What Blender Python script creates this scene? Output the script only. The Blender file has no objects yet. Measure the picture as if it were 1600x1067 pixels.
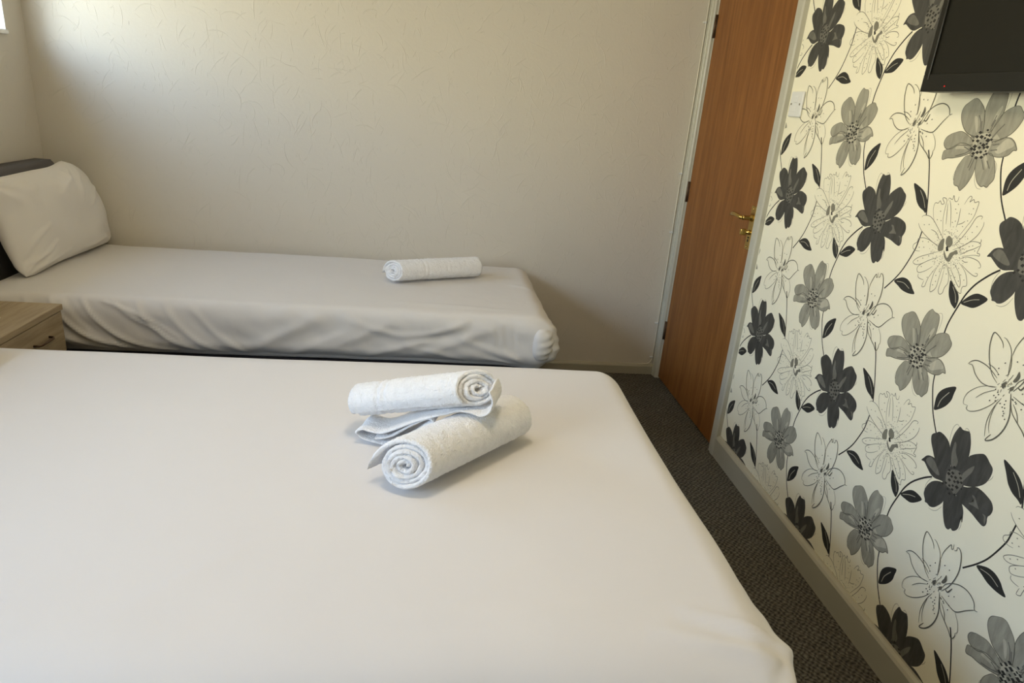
import bpy, bmesh, math, random
import numpy as np
from mathutils import Vector, Matrix, noise

# ------------------------------------------------------------------ camera, sky, light, exposure
scene = bpy.context.scene
COL = scene.collection
cam_data = bpy.data.cameras.new('camera')
cam = bpy.data.objects.new('camera', cam_data)
COL.objects.link(cam)
cam_data.sensor_width = 36.0
cam_data.lens = 1058.73 * 36.0 / 1600.0
cam_data.clip_start = 0.02
R_ = Vector((0.9919709958540371, -0.09726118381491014, 0.08083195845253242))
U_ = Vector((-0.04291422952651596, 0.3423593742000195, 0.9385885295492997))
F_ = Vector((0.11896181021023165, 0.934521439572305, -0.33543668059890464))
m = Matrix.Identity(4)
for i in range(3):
    m[i][0] = R_[i]; m[i][1] = U_[i]; m[i][2] = -F_[i]
m.translation = Vector((-1.25687, 0.0, 1.385))
cam.matrix_world = m
scene.camera = cam

scene.view_settings.view_transform = 'Standard'
scene.view_settings.look = 'None'
scene.view_settings.gamma = 1.0
scene.view_settings.use_curve_mapping = False
scene.view_settings.exposure = 0.0
scene.cycles.use_denoising = True
scene.cycles.max_bounces = 10
scene.cycles.diffuse_bounces = 8
scene.cycles.sample_clamp_indirect = 8

world = bpy.data.worlds.new('sky_world')
scene.world = world
world.use_nodes = True
nt = world.node_tree
nt.nodes.clear()
wo = nt.nodes.new('ShaderNodeOutputWorld')
wb = nt.nodes.new('ShaderNodeBackground')
tc = nt.nodes.new('ShaderNodeTexCoord')
sx = nt.nodes.new('ShaderNodeSeparateXYZ')
mr = nt.nodes.new('ShaderNodeMapRange')
mr.inputs['From Min'].default_value = -1; mr.inputs['From Max'].default_value = 1
rp = nt.nodes.new('ShaderNodeValToRGB')
nt.links.new(tc.outputs['Generated'], sx.inputs[0])
nt.links.new(sx.outputs['Z'], mr.inputs['Value'])
nt.links.new(mr.outputs[0], rp.inputs[0])
# a soft bright patch of hazy cloud low over the street, towards the side of the window away from the back wall
dt = nt.nodes.new('ShaderNodeVectorMath'); dt.operation = 'DOT_PRODUCT'
dt.inputs[1].default_value = Vector((-0.62, -0.74, 0.27)).normalized()
nt.links.new(tc.outputs['Generated'], dt.inputs[0])
gl = nt.nodes.new('ShaderNodeMapRange'); gl.interpolation_type = 'SMOOTHERSTEP'
gl.inputs['From Min'].default_value = 0.90; gl.inputs['From Max'].default_value = 0.995
gl.inputs['To Min'].default_value = 0.0; gl.inputs['To Max'].default_value = 0.8
nt.links.new(dt.outputs['Value'], gl.inputs['Value'])
sc1 = nt.nodes.new('ShaderNodeVectorMath'); sc1.operation = 'SCALE'; sc1.inputs[0].default_value = (0.88, 0.96, 1.0)
nt.links.new(gl.outputs[0], sc1.inputs['Scale'])
ad = nt.nodes.new('ShaderNodeVectorMath'); ad.operation = 'ADD'
nt.links.new(rp.outputs[0], ad.inputs[0]); nt.links.new(sc1.outputs[0], ad.inputs[1])
nt.links.new(ad.outputs[0], wb.inputs[0])
nt.links.new(wb.outputs[0], wo.inputs[0])
cr = rp.color_ramp
cr.elements[0].position = 0.0; cr.elements[0].color = (0.45, 0.35, 0.21, 1)
cr.elements[1].position = 1.0; cr.elements[1].color = (0.46, 0.72, 1.2, 1)
# sunlit ground and house fronts up to a dozen degrees above the horizon, blue sky over them
for p, c in ((0.36, (0.80, 0.68, 0.44, 1)), (0.45, (1.22, 1.12, 0.84, 1)), (0.575, (1.30, 1.26, 1.04, 1)), (0.64, (0.66, 0.90, 1.32, 1))):
    e = cr.elements.new(p); e.color = c
wb.inputs[1].default_value = 10.5

XL, YB, YF, ZC = -3.07, 3.43, -1.3, 2.40          # left wall, back wall, wall behind the viewer, ceiling
WIN = [(1.75, 3.29, 1.47, 2.10), (-0.80, 0.75, 1.05, 2.22)]
for k, (y0, y1, z0, z1) in enumerate(WIN):
    ld = bpy.data.lights.new('window_portal', 'AREA'); ld.shape = 'RECTANGLE'
    ld.size = z1 - z0; ld.size_y = y1 - y0
    ld.cycles.is_portal = True
    lo = bpy.data.objects.new('window_portal', ld); COL.objects.link(lo)
    lo.location = (XL - 0.24, (y0 + y1) / 2, (z0 + z1) / 2); lo.rotation_euler = (0, math.radians(-90), 0)

# unseen warm fill lamp, added to lift the beds and wallpaper
LAMP = (-1.25, 1.20, ZC - 0.19)
ld = bpy.data.lights.new('fill_lamp_bulb', 'POINT'); ld.energy = 23.0; ld.color = (1.0, 0.84, 0.62); ld.shadow_soft_size = 0.14
lamp_light = bpy.data.objects.new('fill_lamp_bulb', ld); COL.objects.link(lamp_light); lamp_light.location = LAMP

# ------------------------------------------------------------------ helpers
def tag(o, label=None, cat=None, group=None, kind=None):
    if label: o['label'] = label
    if cat: o['category'] = cat
    if group: o['group'] = group
    if kind: o['kind'] = kind
    return o

def empty(name, loc, label, cat, group=None, rz=0):
    o = bpy.data.objects.new(name, None); COL.objects.link(o)
    o.location = loc; o.rotation_euler = (0, 0, rz); o.empty_display_size = 0.1
    return tag(o, label, cat, group)

def link(name, me, mats, parent=None, smooth=False):
    if not isinstance(mats, (list, tuple)): mats = [mats]
    for q in mats: me.materials.append(q)
    if smooth:
        for p in me.polygons: p.use_smooth = True
    o = bpy.data.objects.new(name, me); COL.objects.link(o)
    if parent:
        o.parent = parent
        bpy.context.view_layer.update()
        o.matrix_parent_inverse = Matrix.Identity(4)
    return o

def from_bm(name, bm, mats, parent=None, smooth=False, recalc=True):
    me = bpy.data.meshes.new(name)
    if recalc: bmesh.ops.recalc_face_normals(bm, faces=bm.faces)
    bm.to_mesh(me); bm.free()
    return link(name, me, mats, parent, smooth)

def local(parent, v):
    return Vector(v) - parent.location if parent else Vector(v)

def add_box(bm, lo, hi, bevel=0.0, seg=2, mat=0):
    lo, hi = Vector(lo), Vector(hi)
    r = bmesh.ops.create_cube(bm, size=1)
    vs = r['verts']
    for v in vs:
        v.co = Vector([(lo[i] + hi[i]) / 2 + v.co[i] * (hi[i] - lo[i]) for i in range(3)])
    fs = set(f for v in vs for f in v.link_faces)
    if bevel > 0:
        es = list(set(e for v in vs for e in v.link_edges))
        rr = bmesh.ops.bevel(bm, geom=es, offset=bevel, segments=seg, profile=0.5, affect='EDGES')
        fs = set(rr['faces']) | set(f for f in fs if f.is_valid)
    for f in fs:
        if f.is_valid: f.material_index = mat

def box(name, lo, hi, mats, parent=None, bevel=0.0, seg=2, smooth=False):
    bm = bmesh.new()
    if parent: lo, hi = local(parent, lo), local(parent, hi)
    add_box(bm, lo, hi, bevel, seg)
    return from_bm(name, bm, mats, parent, smooth)

def add_tube(bm, pts, r, n=10, caps=True):
    pts = [Vector(p) for p in pts]
    rad = r if isinstance(r, (list, tuple)) else [r] * len(pts)
    rings = []
    up = None
    for i, p in enumerate(pts):
        t = (pts[min(i + 1, len(pts) - 1)] - pts[max(i - 1, 0)]).normalized()
        if up is None:
            a = Vector((0, 0, 1)) if abs(t.z) < 0.9 else Vector((1, 0, 0))
            up = t.cross(a).normalized()
        up = (up - t * up.dot(t)).normalized()
        b = t.cross(up)
        rings.append([bm.verts.new(p + (up * math.cos(2 * math.pi * k / n) + b * math.sin(2 * math.pi * k / n)) * rad[i]) for k in range(n)])
    for a, b in zip(rings, rings[1:]):
        for k in range(n):
            bm.faces.new((a[k], a[(k + 1) % n], b[(k + 1) % n], b[k]))
    if caps:
        bm.faces.new(rings[0][::-1]); bm.faces.new(rings[-1])

def catmull(pts, n=5, closed=False):
    out = []
    N = len(pts)
    if N < 3 and not closed: return list(pts)
    rng = range(N) if closed else range(N - 1)
    for i in rng:
        if closed: p0, p1, p2, p3 = pts[i - 1], pts[i], pts[(i + 1) % N], pts[(i + 2) % N]
        else: p0, p1, p2, p3 = pts[max(i - 1, 0)], pts[i], pts[i + 1], pts[min(i + 2, N - 1)]
        for k in range(n):
            t = k / n
            out.append(tuple(0.5 * (2 * b + (c - a) * t + (2 * a - 5 * b + 4 * c - d) * t * t + (3 * b - a - 3 * c + d) * t ** 3) for a, b, c, d in zip(p0, p1, p2, p3)))
    if not closed: out.append(tuple(pts[-1]))
    return out

# ------------------------------------------------------------------ materials
class NT:
    def __init__(s, name, rough=0.8, spec=0.3, sheen=0.0):
        s.m = bpy.data.materials.new(name); s.m.use_nodes = True
        s.t = s.m.node_tree; s.b = s.t.nodes['Principled BSDF']
        s.b.inputs['Roughness'].default_value = rough
        s.b.inputs['Specular IOR Level'].default_value = spec
        s.b.inputs['Sheen Weight'].default_value = sheen
    def n(s, typ, **kw):
        x = s.t.nodes.new(typ)
        for k, v in kw.items(): setattr(x, k, v)
        return x
    def l(s, a, b): s.t.links.new(a, b)
    def coord(s, scale=(1, 1, 1), rot=(0, 0, 0)):
        tc = s.n('ShaderNodeTexCoord'); mp = s.n('ShaderNodeMapping')
        mp.inputs['Scale'].default_value = scale; mp.inputs['Rotation'].default_value = rot
        s.l(tc.outputs['Object'], mp.inputs[0]); return mp.outputs[0]
    def noise(s, vec, scale, detail=3, rough=0.5, dist=0.0):
        x = s.n('ShaderNodeTexNoise'); x.inputs['Scale'].default_value = scale
        x.inputs['Detail'].default_value = detail; x.inputs['Roughness'].default_value = rough; x.inputs['Distortion'].default_value = dist
        s.l(vec, x.inputs['Vector']); return x.outputs['Fac']
    def ramp(s, fac, stops):
        x = s.n('ShaderNodeValToRGB'); r = x.color_ramp
        r.elements[0].position, r.elements[1].position = stops[0][0], stops[-1][0]
        r.elements[0].color = (*stops[0][1], 1) if not isinstance(stops[0][1], (int, float)) else (stops[0][1],) * 3 + (1,)
        r.elements[1].color = (*stops[-1][1], 1) if not isinstance(stops[-1][1], (int, float)) else (stops[-1][1],) * 3 + (1,)
        for p, c in stops[1:-1]:
            e = r.elements.new(p); e.color = (*c, 1) if not isinstance(c, (int, float)) else (c, c, c, 1)
        s.l(fac, x.inputs[0]); return x.outputs[0]
    def math(s, op, a, b=None, c=None):
        x = s.n('ShaderNodeMath', operation=op)
        for i, q in enumerate((a, b, c)):
            if q is None: continue
            if isinstance(q, (int, float)): x.inputs[i].default_value = q
            else: s.l(q, x.inputs[i])
        return x.outputs[0]
    def bump(s, h, strength=0.3, dist=0.002, prev=None):
        x = s.n('ShaderNodeBump'); x.inputs['Strength'].default_value = strength; x.inputs['Distance'].default_value = dist
        s.l(h, x.inputs['Height'])
        if prev: s.l(prev, x.inputs['Normal'])
        return x.outputs[0]
    def color(s, c):
        if isinstance(c, tuple): s.b.inputs['Base Color'].default_value = (*c, 1)
        else: s.l(c, s.b.inputs['Base Color'])
    def normal(s, n): s.l(n, s.b.inputs['Normal'])

def srgb(r, g, b):
    f = lambda c: (c / 255 / 12.92) if c / 255 <= 0.04045 else ((c / 255 + 0.055) / 1.055) ** 2.4
    return (f(r), f(g), f(b))

def plain(name, c, rough=0.6, spec=0.3, metal=0.0, var=0.06, nscale=6, bump=0.0, bscale=60):
    t = NT(name, rough, spec)
    v = t.coord()
    f = t.noise(v, nscale, 4)
    t.color(t.ramp(f, [(0.3, tuple(x * (1 - var) for x in c)), (0.7, tuple(min(1, x * (1 + var)) for x in c))]))
    t.b.inputs['Metallic'].default_value = metal
    if bump: t.normal(t.bump(t.noise(v, bscale, 3), bump, 0.001))
    return t.m

CREAM = (0.62, 0.585, 0.515)
def wall_mat():
    t = NT('textured_cream_wallpaper', 0.62, 0.25)
    v = t.coord()
    t.color(t.ramp(t.noise(v, 1.3, 3), [(0.3, tuple(c * 0.98 for c in CREAM)), (0.7, CREAM)]))
    h = t.math('ADD', t.noise(v, 75, 4, 0.6), t.math('MULTIPLY', t.noise(v, 22, 3, 0.6, 1.0), 0.8))
    t.normal(t.bump(h, 0.40, 0.0014))
    return t.m

def paper_mat(name, c, var=0.03, sc_=2.0, streak=0.0, rough=0.55):
    t = NT(name, rough, 0.3)
    v = t.coord()
    f = t.noise(v, sc_, 3)
    if streak:
        f = t.noise(t.coord((1, 1, 0.25)), 55, 4, 0.6, 0.6)
    t.color(t.ramp(f, [(0.3, tuple(x * (1 - var) for x in c)), (0.7, tuple(min(1, x * (1 + var)) for x in c))]))
    t.normal(t.bump(t.noise(v, 160, 2), 0.06, 0.001))
    return t.m

def linen_mat(name, c, bumpy=0.15):
    t = NT(name, 0.78, 0.18, 0.15)
    v = t.coord()
    t.color(t.ramp(t.noise(v, 3, 3), [(0.3, tuple(x * 0.975 for x in c)), (0.7, c)]))
    n1 = t.bump(t.noise(v, 9, 3, 0.5, 0.4), bumpy, 0.01)
    t.normal(t.bump(t.noise(v, 600, 2), 0.12, 0.0005, n1))
    return t.m

def terry_mat(name='white_terry'):
    t = NT(name, 0.95, 0.1, 0.35)
    v = t.coord()
    t.color(t.ramp(t.noise(v, 60, 3), [(0.3, (0.86, 0.87, 0.90)), (0.7, (0.93, 0.94, 0.97))]))
    h = t.math('ADD', t.noise(v, 260, 3, 0.6), t.math('MULTIPLY', t.noise(v, 90, 2), 0.7))
    t.normal(t.bump(h, 1.0, 0.0045))
    return t.m

def wood_mat(name, dark, mid, light, axis_scale, knot=None, rough=0.38, coat=0.0, strength=1.0):
    t = NT(name, rough, 0.4)
    v = t.coord(axis_scale)
    f1 = t.noise(v, 6, 5, 0.6, 0.8)
    f2 = t.noise(v, 26, 4, 0.6, 0.3)
    f = t.math('ADD', t.math('MULTIPLY', f1, 0.7), t.math('MULTIPLY', f2, 0.3))
    c = t.ramp(f, [(0.32, dark), (0.5, mid), (0.68, light)])
    if knot:
        tc = t.n('ShaderNodeTexCoord'); sub = t.n('ShaderNodeVectorMath', operation='SUBTRACT'); sub.inputs[1].default_value = knot[0]
        t.l(tc.outputs['Object'], sub.inputs[0])
        mp = t.n('ShaderNodeMapping'); mp.inputs['Scale'].default_value = knot[1]; t.l(sub.outputs[0], mp.inputs[0])
        wv = t.n('ShaderNodeVectorMath', operation='LENGTH'); t.l(mp.outputs[0], wv.inputs[0])
        k = t.math('ADD', wv.outputs['Value'], t.math('MULTIPLY', t.noise(t.coord(), 25, 3), 0.6))
        kr = t.ramp(k, [(0.35, 1.0), (1.2, 0.0)])
        mx = t.n('ShaderNodeMix', data_type='RGBA'); t.l(kr, mx.inputs['Factor']); t.l(c, mx.inputs['A'])
        mx.inputs['B'].default_value = (*[x * 0.45 for x in dark], 1)
        c = mx.outputs['Result']
    t.color(c)
    t.normal(t.bump(f2, 0.06, 0.001))
    if coat: t.b.inputs['Coat Weight'].default_value = coat; t.b.inputs['Coat Roughness'].default_value = 0.25
    return t.m

def carpet_mat():
    t = NT('dark_loop_carpet', 0.95, 0.05, 0.1)
    v = t.coord((1, 1, 1), (0, 0, math.radians(4)))
    warp = t.n('ShaderNodeTexNoise'); warp.inputs['Scale'].default_value = 38; warp.inputs['Detail'].default_value = 3; t.l(v, warp.inputs['Vector'])
    mx = t.n('ShaderNodeVectorMath', operation='MULTIPLY_ADD'); t.l(warp.outputs['Color'], mx.inputs[0])
    mx.inputs[1].default_value = (0.034, 0.026, 0.0); t.l(v, mx.inputs[2])
    sp = t.n('ShaderNodeSeparateXYZ'); t.l(mx.outputs[0], sp.inputs[0])
    cx = t.math('COSINE', t.math('MULTIPLY', sp.outputs['X'], 2 * math.pi / 0.019))
    cy = t.math('COSINE', t.math('MULTIPLY', sp.outputs['Y'], 2 * math.pi / 0.021))
    loop = t.math('SUBTRACT', 0.62, t.math('MULTIPLY', t.math('MULTIPLY', cx, cy), 0.42))
    fuzz = t.noise(v, 260, 3, 0.65)
    patch = t.noise(v, 14, 3)
    g = t.math('ADD', t.math('MULTIPLY', loop, t.math('ADD', fuzz, 0.42)), t.math('MULTIPLY', t.math('SUBTRACT', patch, 0.5), 0.25))
    t.color(t.ramp(g, [(0.18, (0.014, 0.012, 0.008)), (0.42, (0.066, 0.057, 0.042)), (0.70, (0.105, 0.092, 0.068)), (1.0, (0.20, 0.18, 0.14))]))
    t.normal(t.bump(g, 1.0, 0.007))
    return t.m

M = {}
M['wall'] = wall_mat()
M['ceiling'] = plain('white_ceiling_paint', (0.74, 0.70, 0.60), 0.9, 0.1, bump=0.2)
M['carpet'] = carpet_mat()
M['taupe'] = plain('bounce_cut_dark_taupe', (0.20, 0.17, 0.13), 0.85, 0.1)  # unseen front wall, colour set dark to cut bounce onto the bed side
M['gloss'] = plain('greige_gloss_paint', (0.38, 0.36, 0.285), 0.35, 0.45, var=0.03)
M['casing'] = plain('grey_white_gloss_paint', (0.47, 0.46, 0.39), 0.3, 0.45, var=0.03)
M['upvc'] = plain('white_window_plastic', (0.85, 0.86, 0.86), 0.3, 0.5, var=0.01)
M['sheet'] = linen_mat('white_cotton_sheet', (0.705, 0.69, 0.69), 0.10)
M['sheet2'] = linen_mat('white_cotton_sheet_creased', (0.66, 0.64, 0.625), 0.26)
M['pillow'] = linen_mat('white_pillowcase', (0.71, 0.69, 0.66), 0.15)
M['terry'] = terry_mat()
M['divan'] = plain('charcoal_divan_fabric', (0.035, 0.035, 0.042), 0.9, 0.1, bump=0.3, bscale=300)
M['headboard'] = plain('grey_headboard_fabric', (0.15, 0.145, 0.15), 0.9, 0.1, bump=0.3, bscale=300)
M['door'] = wood_mat('varnished_sapele_veneer', (0.15, 0.055, 0.013), (0.225, 0.088, 0.021), (0.30, 0.125, 0.034), (5, 5, 0.33), ((0.0, 3.08, 0.985), (1, 42, 13)), 0.42, 0.0)
M['door'].node_tree.nodes['Principled BSDF'].inputs['Specular IOR Level'].default_value = 0.22
M['oak'] = wood_mat('washed_oak_laminate', (0.26, 0.20, 0.125), (0.36, 0.285, 0.185), (0.45, 0.365, 0.25), (5, 0.4, 5), None, 0.5)
M['brass'] = plain('polished_brass', (0.55, 0.39, 0.12), 0.25, 0.5, 1.0, 0.05)
M['steel'] = plain('brushed_steel', (0.35, 0.33, 0.28), 0.35, 0.5, 1.0, 0.05)
M['hinge'] = plain('tarnished_brown_steel', (0.10, 0.06, 0.035), 0.45, 0.4, 0.6, 0.2, 60)
M['dark'] = plain('dark_slot', (0.012, 0.012, 0.012), 0.6, 0.2)
M['tv'] = plain('black_tv_plastic', (0.007, 0.007, 0.005), 0.35, 0.28)
M['tvgloss'] = plain('black_tv_bezel_lip', (0.02, 0.02, 0.018), 0.12, 0.5)
M['screen'] = plain('matt_black_screen', (0.0065, 0.0062, 0.0036), 0.42, 0.22, var=0.02)
M['switch'] = plain('white_switch_plastic', (0.72, 0.73, 0.72), 0.35, 0.45, var=0.01)
M['cable'] = plain('cream_painted_cable', (0.72, 0.69, 0.58), 0.5, 0.3, var=0.02)
led = NT('red_standby_light'); led.b.inputs['Emission Color'].default_value = (1, 0.02, 0.01, 1); led.b.inputs['Emission Strength'].default_value = 0.6; led.color((0.3, 0.01, 0.01)); M['led'] = led.m
gm = bpy.data.materials.new('window_glass'); gm.use_nodes = True
g = gm.node_tree; g.nodes.clear()
go = g.nodes.new('ShaderNodeOutputMaterial'); gx = g.nodes.new('ShaderNodeMixShader'); gt = g.nodes.new('ShaderNodeBsdfTransparent'); gg = g.nodes.new('ShaderNodeBsdfGlossy')
gg.inputs['Roughness'].default_value = 0.02; gx.inputs[0].default_value = 0.06
gt.inputs[0].default_value = (0.95, 0.97, 0.96, 1)
g.links.new(gt.outputs[0], gx.inputs[1]); g.links.new(gg.outputs[0], gx.inputs[2]); g.links.new(gx.outputs[0], go.inputs[0]); M['glass'] = gm

# ------------------------------------------------------------------ room shell
T = 0.25
o = box('floor', (XL - T, YF - 0.1, -0.1), (0.1, YB + 0.1, 0.0), M['carpet']); tag(o, kind='structure')
o = box('ceiling', (XL - T, YF - 0.1, ZC), (0.1, YB + 0.1, ZC + 0.1), M['ceiling']); tag(o, kind='structure')
def emboss(bm, place, u0, u1, v0, v1, n, seed, out):
    """the thin raised curls pressed into the paper: place(u, v, h) gives a point h above the wall"""
    rnd = random.Random(seed); out = Vector(out)
    bmesh.ops.recalc_face_normals(bm, faces=bm.faces)
    for _ in range(n):
        u, v = rnd.uniform(u0, u1), rnd.uniform(v0, v1)
        ln = rnd.choice((0.015, 0.02, 0.03, 0.045, 0.07, 0.11)) * rnd.uniform(0.8, 1.2)
        a = math.pi / 2 + rnd.gauss(0, 0.55); cv = rnd.gauss(0, 9) ; m_ = max(4, int(ln / 0.006))
        w = rnd.uniform(0.0016, 0.0026); hh = w * rnd.uniform(0.28, 0.52)
        rows = []
        for i in range(m_ + 1):
            s = i / m_; k = math.sin(math.pi * (0.06 + 0.9 * s)) ** 0.6
            du, dv = -math.sin(a), math.cos(a)
            if not (u0 < u - 0.003 and u + 0.003 < u1 and v0 < v < v1): break
            rows.append((bm.verts.new(place(u + du * w * k, v + dv * w * k, 0.0)), bm.verts.new(place(u, v, hh * k)), bm.verts.new(place(u - du * w * k, v - dv * w * k, 0.0))))
            u += math.cos(a) * ln / m_; v += math.sin(a) * ln / m_; a += cv * ln / m_ + rnd.gauss(0, 0.05)
        for p, q in zip(rows, rows[1:]):
            for f in (bm.faces.new((p[0], p[1], q[1], q[0])), bm.faces.new((p[1], p[2], q[2], q[1]))):
                f.normal_update()
                if f.normal.dot(out) < 0: f.normal_flip()
bm = bmesh.new()
add_box(bm, (XL - T, YB, 0), (0.1, YB + 0.1, ZC))
emboss(bm, lambda u, v, h: (u, YB - h, v), XL + 0.01, -0.03, 0.08, ZC - 0.02, 3000, 5, (0, -1, 0))
tag(from_bm('wall_back', bm, M['wall'], recalc=False), kind='structure')
o = box('wall_front', (XL - T, YF - 0.1, 0), (0.1, YF, ZC), M['taupe']); tag(o, kind='structure')
bm = bmesh.new()
ys = sorted([YF, YB] + [w[0] for w in WIN] + [w[1] for w in WIN])
def wl(y0, y1, z0, z1): add_box(bm, (XL - T, y0, z0), (XL, y1, z1))
wl(YF, WIN[1][0], 0, ZC)
wl(WIN[1][0], WIN[1][1], 0, WIN[1][2]); wl(WIN[1][0], WIN[1][1], WIN[1][3], ZC)
wl(WIN[1][1], WIN[0][0], 0, ZC)
wl(WIN[0][0], WIN[0][1], 0, WIN[0][2]); wl(WIN[0][0], WIN[0][1], WIN[0][3], ZC)
wl(WIN[0][1], YB, 0, ZC)
emboss(bm, lambda u, v, h: (XL + h, u, v), 2.2, YB - 0.01, 0.1, 1.45, 500, 8, (1, 0, 0))
tag(from_bm('wall_left', bm, M['wall'], recalc=False), kind='structure')

for k, (y0, y1, z0, z1) in enumerate(WIN):
    xo = XL - 0.20
    w = bpy.data.objects.new('window_%d' % (k + 1), None); COL.objects.link(w); w.location = (xo, (y0 + y1) / 2, z0)
    tag(w, kind='structure')
    bm = bmesh.new()
    d = 0.045
    L = w.location
    def fb(a, b, bv=0.004): add_box(bm, Vector(a) - L, Vector(b) - L, bv)
    fb((xo - 0.03, y0, z0), (xo + 0.03, y0 + d, z1)); fb((xo - 0.03, y1 - d, z0), (xo + 0.03, y1, z1))
    fb((xo - 0.03, y0, z0), (xo + 0.03, y1, z0 + d)); fb((xo - 0.03, y0, z1 - d), (xo + 0.03, y1, z1))
    n = 3 if k == 0 else 2
    for j in range(1, n):
        yc = y0 + (y1 - y0) * j / n
        fb((xo - 0.03, yc - 0.03, z0 + d), (xo + 0.03, yc + 0.03, z1 - d))
    from_bm('window_frame', bm, M['upvc'], w)
    for j in range(n):
        ya = y0 + (y1 - y0) * j / n + 0.03; yb = y0 + (y1 - y0) * (j + 1) / n - 0.03
        box('window_pane', (xo - 0.003, ya, z0 + d - 0.004), (xo + 0.003, yb, z1 - d + 0.004), M['glass'], w)
    box('window_sill', (xo + 0.03, y0, z0 - 0.0), (XL + 0.012, y1, z0 + 0.018), M['upvc'], w, 0.004)

# right wall: white paper printed with flowers, and the door beside the corner
DY0, DY1, DZ = 2.555, 3.365, 2.02
C_PAPER = (0.86, 0.825, 0.66)
PM = {'P': paper_mat('cream_wallpaper', C_PAPER, 0.012), 'K': paper_mat('print_black', (0.022, 0.021, 0.019), 0.15),
      'L': paper_mat('print_leaf', (0.030, 0.030, 0.027), 0.12), 'W': paper_mat('print_vein', (0.50, 0.48, 0.38), 0.02),
      'D': paper_mat('print_charcoal_petal', (0.060, 0.059, 0.053), 0.30, streak=1), 'M': paper_mat('print_mid_grey', (0.155, 0.150, 0.128), 0.22, streak=1),
      'G': paper_mat('print_grey_petal', (0.315, 0.305, 0.245), 0.20, streak=1), 'H': paper_mat('print_pale_grey', (0.47, 0.45, 0.36), 0.12, streak=1),
      'N': paper_mat('print_line_grey', (0.125, 0.12, 0.095), 0.05), 'S': paper_mat('print_sketch_grey', (0.21, 0.20, 0.155), 0.08), 'T': paper_mat('print_thin_grey', (0.38, 0.36, 0.28), 0.05)}
order = list(PM); midx = {k: i for i, k in enumerate(order)}
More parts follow.
